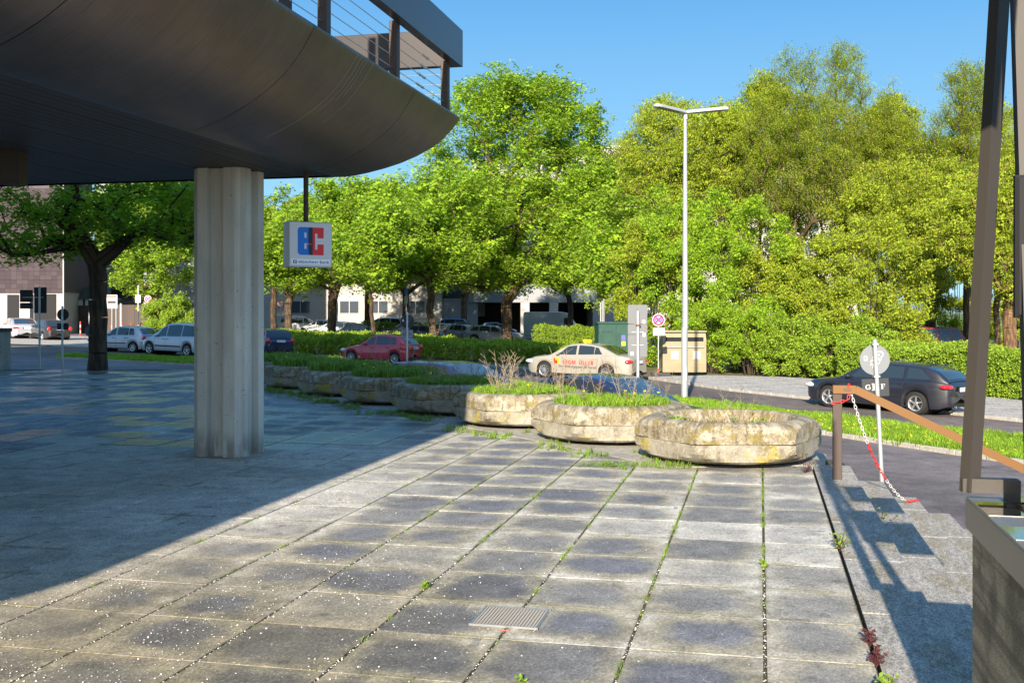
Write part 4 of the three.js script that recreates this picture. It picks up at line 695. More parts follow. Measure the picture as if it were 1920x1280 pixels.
const saloon = { name: 'parked_car', L: 4.87, W: 1.85, wb: 2.874, shift: 0.02, R: 0.325, spokes: 10, belt: [[-2.43, 0.96], [-2.0, 1.035], [-1.2, 1.03], [0.2, 0.965], [1.0, 0.955], [1.3, 0.93], [2.0, 0.84], [2.25, 0.76], [2.43, 0.66]], roof: [[-1.95, 1.0], [-1.15, 1.34], [-0.7, 1.43], [-0.1, 1.455], [0.35, 1.40], [0.75, 1.21], [1.25, 0.92]], side: [[-1.22, -0.86, 0.16, -0.02], [-0.84, -0.12, 0, 0], [-0.02, 0.86, 0, -0.20]], screen: [0.40, 1.16], rear: [-1.82, -1.02], doors: [0.98, -0.07, -1.02], handles: [0.18, -0.86], mirrorX: 0.78, tailL: [0.12, 0.80, 0.50, 0.19, 0.30], tailZ: 0.72, headL: [0.22, 0.66, 0.4, 0.2, 0.5], plateY: 0.79 };
const estate = { name: 'parked_car', L: 4.70, W: 1.83, wb: 2.81, R: 0.325, spokes: 5, belt: [[-2.35, 0.93], [-2.0, 0.99], [-1.2, 0.985], [0.4, 0.93], [1.0, 0.92], [1.25, 0.90], [2.0, 0.81], [2.2, 0.74], [2.35, 0.64]], roof: [[-2.28, 0.95], [-1.98, 1.22], [-1.62, 1.37], [-0.9, 1.415], [-0.2, 1.43], [0.25, 1.375], [0.7, 1.16], [1.15, 0.89]], side: [[-1.84, -1.10, 0.26, -0.02], [-1.0, -0.16, 0, 0], [-0.06, 0.78, 0, -0.20]], screen: [0.30, 1.08], rear: [-2.22, -1.80], doors: [0.92, -0.11, -1.02], handles: [0.1, -0.92], mirrorX: 0.70, tailL: [0.14, 0.83, 0.54, 0.16, 0.34], tailZ: 0.72, headL: [0.24, 0.64, 0.4, 0.18, 0.5], plateY: 0.76, tumble: 0.34 };
const hatch = { name: 'parked_car', L: 3.75, W: 1.64, wb: 2.42, R: 0.285, spokes: 8, belt: [[-1.87, 0.86], [-1.6, 0.95], [0.4, 0.89], [0.75, 0.87], [1.5, 0.75], [1.72, 0.68], [1.87, 0.58]], roof: [[-1.82, 0.90], [-1.62, 1.18], [-1.4, 1.36], [-0.6, 1.42], [-0.05, 1.40], [0.3, 1.22], [0.82, 0.85]], side: [[-1.32, -0.96, 0.10, 0], [-0.90, -0.16, 0, 0], [-0.06, 0.56, 0, -0.22]], screen: [0.04, 0.74], rear: [-1.76, -1.48], doors: [0.62, -0.11, -0.93], handles: [0.04, -0.80], mirrorX: 0.46, tailL: [0.06, 0.82, 0.26, 0.30, 0.2], tailZ: 0.82, headL: [0.16, 0.60, 0.34, 0.2, 0.36], plateY: 0.80, handleM: M.trim };
const mpv = { name: 'parked_car', L: 4.67, W: 1.83, wb: 2.85, R: 0.325, spokes: 5, belt: [[-2.33, 0.98], [-1.9, 1.02], [0.4, 0.98], [1.1, 0.93], [1.9, 0.80], [2.15, 0.72], [2.33, 0.6]], roof: [[-2.28, 1.0], [-2.1, 1.45], [-1.8, 1.66], [-0.6, 1.71], [0.2, 1.66], [0.6, 1.45], [1.45, 0.88]], side: [[-1.98, -1.0, 0.08, 0], [-0.92, 0.12, 0, 0], [0.2, 1.0, 0, -0.25]], screen: [0.36, 1.35], rear: [-2.22, -1.98], doors: [1.02, 0.16, -0.95], handles: [0.3, 0.02], mirrorX: 0.86, tailL: [0.06, 1.0, 0.22, 0.5, 0.2], tailZ: 0.84, headL: [0.2, 0.66, 0.36, 0.18, 0.45], plateY: 0.86, moulding: 0.07, handleM: M.trim, sill: 0.22 };
const suv = { name: 'parked_car', L: 4.3, W: 1.8, wb: 2.6, R: 0.37, spokes: 6, belt: [[-2.15, 1.05], [0.6, 1.1], [1.3, 1.08], [2.0, 1.0], [2.15, 0.85]], roof: [[-2.12, 1.1], [-2.05, 1.75], [-1.9, 1.86], [0.1, 1.86], [0.3, 1.80], [0.8, 1.05]], side: [[-1.9, -1.0, 0, 0], [-0.9, -0.2, 0, 0], [-0.1, 0.45, 0, -0.2]], screen: [0.32, 0.72], rear: [-2.11, -2.0], doors: [0.6, -0.15, -0.95], handles: [0, -0.8], mirrorX: 0.5, tailL: [0.04, 0.95, 0.2, 0.3, 0.12], tailZ: 0.85, headL: [0.1, 0.85, 0.25, 0.25, 0.2], plateY: 0.8, tumble: 0.12, lift: 0, sill: 0.3 };
const rad = (d) => d * Math.PI / 180;
const PC = { cream: carPaint(0.275, 0.255, 0.215), night: carPaint(0.008, 0.009, 0.017), red: carPaint(0.46, 0.02, 0.045), silver: carPaint(0.42, 0.44, 0.48, 0.35), navy: carPaint(0.007, 0.013, 0.05), black: carPaint(0.02, 0.019, 0.02), white: carPaint(0.45, 0.45, 0.45), grey: carPaint(0.19, 0.22, 0.26, 0.3), brownGrey: carPaint(0.15, 0.135, 0.13, 0.2), blue: carPaint(0.05, 0.13, 0.40, 0.1), skyBlue: carPaint(0.10, 0.20, 0.42, 0.3), wine: carPaint(0.20, 0.01, 0.015) };
// street: the rear wheel / front wheel positions read on the grid give centre and heading
const taxi = makeCar(saloon, 'cream taxi with red and black furniture advertising on its side', PC.cream, 3.02, 44.6, rad(180 - 33));
{
  const ad = print(1024, 320, (c) => { c.fillStyle = '#8d887d'; c.fillRect(0, 0, 1024, 320);
    c.fillStyle = '#e5b61c'; c.beginPath(); c.moveTo(30, 30); c.lineTo(80, 0); c.lineTo(150, 60); c.lineTo(150, 180); c.lineTo(30, 180); c.fill(); c.fillStyle = '#d8231f'; c.beginPath(); c.moveTo(10, 40); c.lineTo(50, 40); c.lineTo(50, 90); c.lineTo(100, 90); c.lineTo(100, 190); c.lineTo(10, 190); c.fill();
    c.fillStyle = '#cf1e22'; c.font = 'bold 150px sans-serif'; c.textBaseline = 'alphabetic'; c.save(); c.translate(215, 190); c.scale(0.80, 1); c.fillText('SEGM', 0, 0); c.restore(); c.save(); c.translate(610, 190); c.scale(0.78, 1); c.fillText('ÜLLER', 0, 0); c.restore();
    c.fillStyle = '#1d1a18'; c.font = 'bold 92px serif'; c.save(); c.translate(125, 285); c.scale(0.74, 1); c.fillText('Der Möbelgigant  in Parsdorf', 0, 0); c.restore(); });
  const mp = std({ map: ad, roughness: 0.3 }); const g = gridGeo(14, 3, (u, v) => { const x = 1.0 - 2.0 * u, y = 0.42 + 0.47 * v; const w = 0.925; const k = clamp((y - 0.44) / 0.5); return [x, y, -(w * (1.0 - 0.010 * k) + 0.007)]; }, false);
  const sgn = part('advertising', g, mp, taxi, 'red SEGMÜLLER lettering with black line below');
  part('roof_sign', cbox(0.16, 0.12, 0.52, 0.03, -0.05, 1.55, 0), paintM(0.75, 0.6, 0.02, 0.4), taxi); part('antenna', rod(V(-1.0, 1.42, 0), V(-1.2, 1.66, 0), 0.006, 0.003, 5), M.trim, taxi);
  for (const z of [-1, 1]) part('pillar_trim', cbox(0.09, 0.34, 0.012, 0.002, -0.07, 1.16, z * 0.79), M.trim, taxi).rotation.x = z * -0.29;
}
const dark = makeCar(estate, 'dark blue estate car driving on the street behind the handrail', PC.night, 11.28, 32.75, rad(180 - 48));
for (const z of [-1, 1]) part('roof_rail', bar(V(-1.75, 1.40, z * 0.60), V(0.1, 1.455, z * 0.60), 0.025, 0.025), M.chrome, dark);
part('exhaust', new THREE.CylinderGeometry(0.04, 0.04, 0.12, 14).rotateZ(Math.PI / 2).translate(-2.37, 0.27, -0.5), M.chrome, dark);
makeCar({ ...hatch, L: 3.85, wb: 2.46, moulding: 0.045, mouldM: PC.red }, 'dark red small hatchback parked at the hedge behind the weeds', PC.red, -6.5, 53.7, rad(180 - 24));
makeCar({ ...hatch, L: 3.95, wb: 2.5, moulding: 0.05, spokes: 6 }, 'silver hatchback half hidden by the dark trunk, left of the silver van', PC.silver, -21.6, 60.4, rad(180 - 21));
makeCar(mpv, 'silver minivan parked on the left street beside the concrete column', PC.silver, -17.6, 57.6, rad(180 - 31));
makeCar({ ...hatch, L: 4.0 }, 'navy hatchback seen from behind, just right of the concrete column', PC.navy, -13.5, 60.6, rad(180 - 62));
makeCar({ ...estate, L: 4.5 }, 'blue estate car whose roof shows above the third planter', PC.navy, -1.35, 27.2, rad(-40), 'cars parked behind the planters');
makeCar({ ...saloon, L: 4.4, belt: saloon.belt, spokes: 5 }, 'dark blue saloon whose roof shows above the second planter', PC.navy, 2.0, 22.6, rad(-42), 'cars parked behind the planters');
// left background
makeCar(saloon, 'silver saloon seen from behind at the far left edge', PC.silver, -35.2, 77.5, rad(126));
makeCar({ ...hatch, L: 4.2, W: 1.76 }, 'black hatchback with red lamps in front of the slate clad building', PC.black, -32.3, 75.6, rad(133));
// car park rows
const lot = (spec, label, p, px, N, head) => makeCar({ ...spec, simple: spec.keep ? false : true }, label, p, (px - 960) / 2036 * N, N, rad(head), 'cars in the car park');
lot({ ...estate, keep: 1 }, 'grey estate car nearest the big tree trunk in the car park', PC.grey, 925, 88, 10 - 20);
lot({ ...hatch, keep: 1 }, 'brownish grey hatchback behind the grey estate car', PC.brownGrey, 876, 91, -28);
lot({ ...saloon, keep: 1 }, 'silver saloon behind the twin trunks in the car park', PC.silver, 826, 93, 172);
lot({ ...estate }, 'dark blue estate car above the round dark sign in the car park', PC.navy, 765, 84, 168);
lot(saloon, 'black saloon behind the dark blue estate car', PC.black, 766, 98, 170);
lot(hatch, 'dark blue hatchback behind the hedge, right of the tall thin trunk', PC.navy, 660, 84, 165);
lot(estate, 'pale silver estate behind the hedge left of the thin trunk', PC.silver, 628, 92, 168);
lot(hatch, 'white hatchback with a red lamp behind the middle trunk', PC.white, 597, 103, 160);
lot(mpv, 'white minibus left of the white hatchback', PC.white, 566, 106, 5);
lot(mpv, 'silver minivan by the shrubs in front of the white building', PC.silver, 716, 108, 175);
lot({ ...mpv, L: 5.2 }, 'blue painted van behind the twin trunks', PC.blue, 838, 110, 175);
lot(saloon, 'dark blue saloon in front of the blue van', PC.navy, 872, 104, 8);
lot(hatch, 'light blue car left of the big tree trunk', PC.skyBlue, 934, 108, 10);
makeCar({ ...suv, simple: true, lift: 0.42 }, 'dark red off-road car behind the hedge at the right', PC.wine, 23.0, 57.5, rad(8));
// white panel van
{
  const N = 104, E = (1040 - 960) / 2036 * N; const t = thing('panel_van', 'white panel van behind the hedge in front of the white building', 'van', site(E, N), TURN + rad(-8));
  const s = new THREE.Shape(); s.moveTo(-2.8, 0.35); s.lineTo(2.75, 0.35); s.lineTo(2.8, 0.95); s.lineTo(2.0, 1.35); s.lineTo(1.25, 2.35); s.quadraticCurveTo(1.0, 2.5, 0.6, 2.52); s.lineTo(-2.7, 2.52); s.quadraticCurveTo(-2.82, 2.5, -2.82, 2.3); s.closePath();
  part('body', new THREE.ExtrudeGeometry(s, { depth: 1.8, bevelEnabled: true, bevelThickness: 0.1, bevelSize: 0.08, bevelSegments: 3 }).translate(0, 0, -0.9), PC.white, t);
  const w = new THREE.Shape(); w.moveTo(1.0, 1.42); w.lineTo(1.85, 1.4); w.lineTo(1.3, 2.15); w.lineTo(1.0, 2.15); w.closePath(); for (const z of [-1, 1]) part('window', new THREE.ExtrudeGeometry(w, { depth: 0.01, bevelEnabled: false }).translate(0, 0, z * 1.005 - 0.005), M.glass, t);
  part('side_rail', bx(1.3, 0.05, 0.02, -1.2, 1.4, 1.01), M.trim, t); part('tail_lamp', bx(0.06, 0.5, 0.12, -2.88, 1.2, 0.85), M.tail, t);
  const wg = wheelGeo(0.34, 6); for (const x of [-1.7, 1.85]) for (const z of [1, -1]) { const o = part('wheel', wg.tyre, M.tyre, t); o.position.set(x, 0.336, z * 0.86); if (z < 0) o.rotation.y = Math.PI; part('rim', wg.rim, M.rim, o); }
}
console.log('cars ready');
// =====================================================================  BACKGROUND BUILDINGS
M.render = std({ map: tex(256, 256, (u, v, i, j) => { const n = fbm(u, v, 4), m = fbm(u, v, 30, 30, 3); const f = 1 + (n - 0.5) * 0.08 + (m - 0.5) * 0.06; return [168 * f, 164 * f, 160 * f]; }), roughness: 0.85 });
M.renderGreyShade = paintM(0.26, 0.27, 0.29, 0.85); M.dark = paintM(0.02, 0.02, 0.022, 0.95); M.pane = std({ color: lin(0.05, 0.06, 0.075), roughness: 0.08 }); M.frameW = paintM(0.4, 0.4, 0.4, 0.5);  // grey render, also the painted shade on the low white building
function windowPart(parent, x, y, z, w, h, bars = 1) { const f = part('window', cbox(w, h, 0.1, 0.01, x, y, z), M.frameW, parent); for (let k = 0; k <= bars; k++) { const pw = (w - 0.12 - bars * 0.08) / (bars + 1); part('pane', bx(pw, h - 0.16, 0.02, x - w / 2 + 0.06 + pw / 2 + k * (pw + 0.08), y, z + 0.055), M.pane, f); } return f; }
{ // long low white building behind the car park
  const N = 124, t = thing('white_building', 'long low white building behind the car park trees', 'building', site(0, N, -1.2), TURN + 0.04);
  part('wall', bx(28, 5.6, 8, -22, 2.8, -4), M.render, t); part('wall', bx(22, 9.5, 9, 6, 8.3, -4.6), M.renderGreyShade, t); part('upper_storey', bx(27, 5, 6, -21, 8.1, -5.5), M.render, t);  // right part in greyer render: bluish shade put into its colour
  part('pier', bx(4.2, 4, 7, -6, 2, -4), M.renderGreyShade, t); part('pier', bx(1.0, 3.6, 1, 1.5, 1.8, -0.6), M.render, t); part('pier', bx(6.5, 3.6, 7, 12.6, 1.8, -4), M.renderGreyShade, t); part('recess', bx(26, 6, 0.4, 4, 2.9, -8.7), M.dark, t); part('wall', bx(8, 6.6, 2, -7, 5.2, -7.4), M.renderGreyShade, t); part('pier', bx(1, 3.6, 1, 4.8, 1.8, -0.6), M.render, t);
  for (const x of [-33, -29.5, -24, -18.5, -15.2, -11]) windowPart(t, x, 3.0, 0.03, 2.2, 1.5, 1);
  for (const x of [-32, -28, -24, -20, -16, -12]) windowPart(t, x, 8.3, -2.46, 2.4, 1.6, 1);
  windowPart(t, 10.5, 4.6, -0.07, 1.6, 1.4, 1); part('door', bx(1.8, 2.6, 0.12, -6.2, 1.6, -0.45), M.renderGreyShade, t);
}
{ // white high-rise seen through the leaves
  const t = thing('apartment_tower', 'white stepped apartment block showing through the leaves behind the trees', 'building', site(13, 168, -1.2), TURN);
  part('wall', bx(15, 27, 14, -2.5, 13.5, 0), M.render, t); part('wall', bx(9, 25.2, 14, -14.4, 12.6, -1), M.render, t); part('wall', bx(34, 25.5, 14, 22, 12.75, -2), M.render, t); part('roof_box', bx(3, 1.0, 4, -3, 27.4, 0), M.renderGreyShade, t);
  for (let f = 0; f < 8; f++) for (const x of [-17, -12.6, -7.5, -3.5, 1, 9, 14, 20, 26, 32]) windowPart(t, x, 3 + f * 3, x < -10 ? 6.03 : x < 5 ? 7.03 : 5.03, 2.2, 1.5, 1);
}
{ // slate clad building at the far left
  const t = thing('slate_building', 'building clad in purple slates above a white ground floor at the far left', 'building', site(-36.4, 88, -0.45), TURN + 0.10);
  part('wall', bx(12, 3.4, 8, -6, 1.7, -4), M.render, t); part('upper_wall', bx(12.1, 9.6, 8.1, -6, 8.2, -4), paintM(0.09, 0.07, 0.08, 0.8), t);
  part('doorway', bx(0.9, 2.6, 0.1, -3.9, 1.9, 0.02), M.dark, t); part('doorway', bx(1.7, 2.7, 0.1, -1.4, 1.9, 0.02), M.dark, t); part('pillar', bx(0.3, 3.4, 0.3, -2.6, 1.7, 0.35), M.render, t);
  const sm = [0, 1, 2].map((k) => std({ color: lin(0.042 + k * 0.008, 0.031 + k * 0.006, 0.037 + k * 0.007), roughness: 0.9 })); const g = cbox(0.444, 0.40, 0.03, 0.004).rotateX(-0.07);
  for (let r = 0; r < 24; r++) for (let c = 0; c < 12; c++) { const o = part('slate', g, sm[Math.floor(rnd() * 3)], t); o.position.set(-0.22 - c * 0.45 - (r % 2 ? 0.0 : 0.02), 3.55 + r * 0.35, 0.085 + 0.012 * (r % 2)); }
  part('downpipe', rod(V(0.04, 0.1, 0.1), V(0.04, 13, 0.1), 0.06, 0.06, 8), M.frameW, t);
  const b = thing('grey_building', 'grey building with balconies behind the slate clad one', 'building', site(-36, 100, -0.4), TURN); part('wall', bx(13, 16, 8, 4, 8, -4), M.renderGreyShade, b); for (let f = 0; f < 5; f++) { part('balcony', bx(4, 0.9, 1.2, 1.5, 3.6 + f * 3, 0.6), M.dark, b); windowPart(b, 5.5, 4.2 + f * 3, 0.04, 1.6, 1.6); windowPart(b, 9, 4.2 + f * 3, 0.04, 1.6, 1.6); }
  const s = thing('shed', 'dark brown shed with green hipped roof behind the black hatchback', 'shed', site(-36.3, 93.5, -0.5), TURN); part('wall', bx(3.6, 2.4, 3, 0, 1.2, 0), paintM(0.045, 0.032, 0.028, 0.7), s); part('roof', new THREE.ConeGeometry(3.0, 1.2, 4).rotateY(Math.PI / 4).scale(1, 1, 0.8).translate(0, 3.5, 0), paintM(0.03, 0.05, 0.035, 0.8), s); for (const x of [-1.2, -0.4, 0.4, 1.2]) part('window', bx(0.6, 0.5, 0.05, x, 2.65, 1.5), M.frameW, s); part('window_band', bx(3.5, 0.6, 2.9, 0, 2.65, 0), M.dark, s);
  const f = thing('board_fence', 'dark brown board fence behind the bollards', 'fence', site(-35.2, 90.5, -0.55), TURN); const bg = cbox(0.56, 2.5, 0.04, 0.006, 0, 1.25, 0); const bm = [paintM(0.05, 0.036, 0.03, 0.7), paintM(0.06, 0.043, 0.035, 0.7)]; for (let k = 0; k < 19; k++) { const o = part('board', bg, bm[k % 2], f); o.position.set(0.3 + k * 0.575 * 0.78, rr(-0.01, 0.01), (k % 2) * 0.02); } for (let k = 0; k < 4; k++) part('post', bx(0.1, 2.6, 0.1, k * 2.6, 1.3, 0.09), M.galv, f);
}
// =====================================================================  PLANTS
const leafM = (r, g, b, tr = 0.5) => new THREE.MeshPhysicalMaterial({ color: lin(r, g, b), roughness: 0.95, transmission: tr, thickness: 0, specularIntensity: 0.25, side: THREE.DoubleSide });
const LM = { maple: leafM(0.30, 0.46, 0.022), olive: leafM(0.34, 0.42, 0.028), young: leafM(0.36, 0.44, 0.032), hedge: leafM(0.24, 0.36, 0.03, 0.3), grass: leafM(0.24, 0.40, 0.03, 0.35), weed: leafM(0.21, 0.33, 0.045, 0.35), dry: leafM(0.36, 0.27, 0.16, 0.2), wine: leafM(0.10, 0.035, 0.04, 0.2) };
M.bark = std({ map: tex(256, 512, (u, v, i, j) => { const n = fbm(u, v, 18, 5, 4), m = fbm(u, v, 4, 4, 3), s = hashT[(i * 733 + j * 9176) & 65535]; const c = mix3([92, 74, 56], [56, 46, 36], sstep(0.35, 0.65, n)), f = 1 + (m - 0.5) * 0.4 + (s - 0.5) * 0.2; return [c[0] * f, c[1] * f, c[2] * f]; }), roughness: 0.95, bumpMap: tex(128, 256, (u, v) => 255 * fbm(u, v, 18, 5, 4), false), bumpScale: 0.03 });
M.barkDark = std({ map: M.bark.map, color: lin(0.75, 0.72, 0.68), roughness: 0.95, bumpMap: M.bark.bumpMap, bumpScale: 0.03 });
M.barkPale = std({ map: M.bark.map, color: lin(1.7, 1.5, 1.25), roughness: 0.95, bumpMap: M.bark.bumpMap, bumpScale: 0.02 });
// a spray of leaves about 1 unit across: kite shaped, folded along the middle
function sprayGeo(n, leaf, spread, up = 0.5, narrow = 0.62) {
  const pos = [], nor = []; const q = new THREE.Quaternion(), e = new THREE.Euler();
  for (let k = 0; k < n; k++) {
    const c = V(rr(-1, 1), rr(-0.8, 0.8), rr(-1, 1)).multiplyScalar(spread); e.set(rr(-1, 1) * (1.2 - up), rr(0, 6.28), rr(-1, 1) * (1.2 - up)); q.setFromEuler(e); const s = leaf * rr(0.75, 1.2);
    const P = [V(-0.5, 0, 0), V(0.05, -0.06, narrow * 0.5), V(0.5, -0.12, 0), V(0.05, -0.06, -narrow * 0.5)].map((p) => p.multiplyScalar(s).applyQuaternion(q).add(c));
    for (const t of [[0, 1, 2], [0, 2, 3]]) { const a = P[t[0]], b = P[t[1]], d = P[t[2]]; const nn = V().subVectors(b, a).cross(V().subVectors(d, a)).normalize(); for (const p of [a, b, d]) { pos.push(p.x, p.y, p.z); nor.push(nn.x, nn.y, nn.z); } }
  }
  const g = new THREE.BufferGeometry(); g.setAttribute('position', new THREE.Float32BufferAttribute(pos, 3)); g.setAttribute('normal', new THREE.Float32BufferAttribute(nor, 3)); return g;
}
const SP = { fine: [sprayGeo(11, 0.32, 0.46, 0.35)], wide: [sprayGeo(10, 0.36, 0.46, 0.6, 0.8)], thin: [sprayGeo(9, 0.26, 0.5, 0.3, 0.5)], box: [sprayGeo(10, 0.36, 0.4, 0.1, 0.7)] };
const gauss = () => { let s = 0; for (let i = 0; i < 4; i++) s += rnd(); return (s - 2) * 1.0; };
function scatter(name, geos, mat, items, parent, kind) {   // items: [x,y,z,size,(tint)]
  const half = geos.length; geos.forEach((g, h) => {
    const list = items.filter((_, i) => i % half === h); if (!list.length) return; const im = new THREE.InstancedMesh(g, mat, list.length); im.name = h ? `${name}_${String(h).padStart(3, '0')}` : name; const d = new THREE.Object3D(), c = new THREE.Color();
    list.forEach(([x, y, z, s, tint = 1, sy = 1], i) => { d.position.set(x, y, z); d.rotation.set(rr(-0.4, 0.4), rr(0, 6.28), rr(-0.4, 0.4)); d.scale.set(s, s * sy, s); d.updateMatrix(); im.setMatrixAt(i, d.matrix); const f = tint * rr(0.8, 1.2), w = rr(-0.1, 0.1); im.setColorAt(i, c.setRGB(f * (1 + w), f, f * (1 - w * 0.5))); });
    im.castShadow = im.receiveShadow = true; if (kind) im.userData.kind = kind; parent.add(im);
  });
}
// branching skeleton grown towards points spread through the crown
function growTree(o) {
  const { base, h, r, fork, lobes, K, leaf, mat, bark, perTip, spread, size, geos, lean = [0, 0], trunks = 1, tipR = 0.02 } = o;
  const nodes = []; const add = (p, parent) => { nodes.push({ p, parent, r: 0, tip: true }); if (parent >= 0) nodes[parent].tip = false; return nodes.length - 1; };
  for (let k = 0; k < trunks; k++) {
    let prev = add(V(k * 0.3 * (trunks > 1 ? 1 : 0), 0, 0), -1); const n = 6, dx = lean[0] + (trunks > 1 ? (k - (trunks - 1) / 2) * 0.35 : 0), dz = lean[1];
    for (let i = 1; i <= n; i++) { const f = i / n; prev = add(V(dx * fork * f + rr(-0.04, 0.04) * fork * 0.3, fork * f, dz * fork * f + rr(-0.03, 0.03) * fork * 0.3), prev); }
    nodes[prev].keep = 1;
    if (o.leader) { for (let i = 1; i <= 7; i++) { const f = i / 7; prev = add(V(dx * (fork + (h - fork) * f) + rr(-0.08, 0.08), fork + (h * 0.97 - fork) * f, dz * fork + rr(-0.08, 0.08)), prev); } }
  }
  const pts = []; const KK = Math.round(K * 1.35); for (let i = 0; i < KK; i++) { const L = lobes[i % lobes.length]; let v; do { v = V(rr(-1, 1), rr(-1, 1), rr(-1, 1)); } while (v.length() > 1); v.multiplyScalar(Math.pow(v.length(), -0.3) * (0.82 + 0.5 * vn(v.x * 3 + 20 + i % lobes.length, v.y * 3 + v.z * 2 + 20, 64, 64))); pts.push(V(L[0] + v.x * L[3], L[1] + v.y * L[4], L[2] + v.z * (L[5] ?? L[3]))); }
  const root = V(0, fork, 0); pts.sort((a, b) => a.distanceTo(root) - b.distanceTo(root)); const tips = [];
  for (const q of pts) {
    let best = -1, bd = 1e9; for (let i = 0; i < nodes.length; i++) { const n = nodes[i]; if (n.p.y < fork * 0.85) continue; const d = n.p.distanceTo(q); const hz = Math.hypot(n.p.x - q.x, n.p.z - q.z), pen = o.ascend ? 1.6 * Math.max(0, n.p.y - (q.y - o.ascend * hz)) : (q.y < n.p.y ? 0.9 * (n.p.y - q.y) : 0); if (d + pen < bd) { bd = d + pen; best = i; } }
    const a = nodes[best].p, L = a.distanceTo(q), n = Math.max(1, Math.round(L / 0.9)); let prev = best; const side = V(rr(-1, 1), rr(-0.2, 0.6), rr(-1, 1)).multiplyScalar((o.ascend ? 0.05 : 0.10) * L);
    for (let i = 1; i <= n; i++) { const f = i / n; prev = add(a.clone().lerp(q, f).addScaledVector(side, Math.sin(f * 3.14)), prev); } tips.push(prev);
  }
  for (let i = nodes.length - 1; i >= 0; i--) { const n = nodes[i]; if (n.tip) n.r = Math.max(n.r, tipR ** 2.2); if (n.parent >= 0) nodes[n.parent].r += n.r; }
  const maxR = Math.max(...nodes.filter((n) => n.parent < 0).map((n) => n.r)); const k = Math.pow(maxR, 1 / 1.85); const rad = (n) => Math.max(tipR * 0.6, Math.pow(n.r, 1 / 1.85) / k * r);
  const t = thing(o.name || 'maple_tree', o.label, 'tree', base, 0, o.group); const trunkG = [], limbG = [];
  nodes.forEach((n, i) => { if (n.parent < 0) return; const m = nodes[n.parent]; const ra = m.parent < 0 ? rad(m) * 1.15 : rad(m), rb = rad(n); const thick = Math.max(ra, rb) > r * 0.5; const g = rod(m.p, n.p, Math.min(ra, rb * 1.7 + 0.01), rb, thick ? 12 : ra > 0.06 ? 6 : 4); const uv = g.attributes.uv; for (let q = 0; q < uv.count; q++) uv.setXY(q, uv.getX(q) * Math.max(0.15, ra * 5), (m.p.y + uv.getY(q) * (n.p.y - m.p.y)) * 0.6); (n.p.y <= fork * 1.001 ? trunkG : limbG).push(g); });
  part('trunk', merge(trunkG), bark, t); part('branches', merge(limbG), bark, t);
  const items = []; for (const tp of tips) { const p = nodes[tp].p, m = nodes[nodes[tp].parent].p, tone = rr(0.8, 1.2); for (let i = 0; i < perTip * 0.48; i++) { const f = rnd(); const q = m.clone().lerp(p, 0.3 + 0.9 * f); items.push([q.x + gauss() * spread, q.y + gauss() * spread * 0.75, q.z + gauss() * spread, size * rr(0.5, 1.5), tone]); } }
  scatter('crown', geos, mat, items, t, 'stuff');
  return items.length;
}
let leaves = 0;
const atPx = (px, N) => (px - 960) / 2036 * N, yPx = (py, N) => 1.6 + (579 - py) / 2036 * N;
// dark maple on the plaza edge, left
leaves += growTree({ base: site(-10.85, 28.4, -0.02), h: 9, r: 0.23, fork: 2.8, lobes: [[-1.5, 4.6, 0.5, 2.8, 1.4], [1.8, 5.0, 0, 2.6, 1.5], [0, 7.2, 0, 3.2, 1.8], [-2.4, 3.9, -0.5, 2.0, 0.8], [2.2, 4.0, 0.6, 1.7, 0.8]], K: 170, mat: LM.maple, bark: M.barkDark, perTip: 34, spread: 0.36, size: 0.28, geos: SP.wide, tipR: 0.016, label: 'shaded dark maple with mossy forked trunk at the left plaza edge' });
leaves += growTree({ base: site(atPx(512, 70), 70), h: 11, r: 0.2, fork: 4.0, lobes: [[0, 7.6, 0, 3.0, 2.8], [-1.4, 5.6, 0, 2.2, 1.4], [1.4, 6.2, 0, 2.4, 1.8]], K: 140, mat: LM.maple, bark: M.barkDark, perTip: 44, spread: 0.6, size: 0.42, geos: SP.wide, label: 'green maple whose crown shows just right of the concrete column' });
// maples of the car park
const CPG = 'maples in the car park';
const cp = (px, N, base, topPy, r, fork, lobes, extra) => { const b = site(atPx(px, N), N, base ?? undefined); const H = yPx(topPy, N) - b.y; leaves += growTree({ base: b, h: H, r, fork, lobes: lobes.map(([x, py, rx, ry]) => [atPx(px + x, N) - atPx(px, N), yPx(py, N) - b.y, rr(-0.6, 0.6), rx, ry]), K: 160, mat: LM.maple, bark: M.bark, perTip: 60, spread: 0.78, size: 0.46, geos: SP.wide, group: CPG, ...extra }); };
cp(950, 84, undefined, 128, 0.42, 3.4, [[-60, 490, 3.4, 2.0], [60, 490, 3.6, 1.8], [-80, 420, 3.4, 2.4], [10, 410, 4.2, 2.8], [100, 410, 3.6, 2.6], [-80, 330, 3.6, 2.8], [20, 310, 4.6, 3.0], [110, 320, 3.8, 2.8], [-60, 240, 3.8, 2.6], [40, 230, 4.4, 2.6], [120, 250, 2.8, 2.2], [-20, 175, 3.2, 1.6], [60, 185, 3.0, 1.6], [-120, 440, 2.2, 2.0], [140, 450, 2.4, 1.6]], { K: 520, perTip: 56, spread: 0.85, trunks: 1, label: 'biggest bright green maple, with a thick forked trunk in the middle' });
cp(817, 76, undefined, 330, 0.26, 2.6, [[-70, 450, 3.6, 2.6], [20, 470, 3.4, 2.0], [-30, 380, 4.0, 2.0], [40, 380, 3.2, 2.2], [-110, 500, 2.2, 1.6]], { K: 200, trunks: 2, label: 'bright maple with two slanting trunks left of the biggest maple' });
cp(622, 84, undefined, 350, 0.34, 2.9, [[-40, 480, 2.8, 1.8], [30, 470, 2.8, 2.0], [0, 400, 3.6, 2.2], [40, 380, 2.6, 1.6]], { K: 150, label: 'bright maple with a short sunlit trunk below the bank sign' });
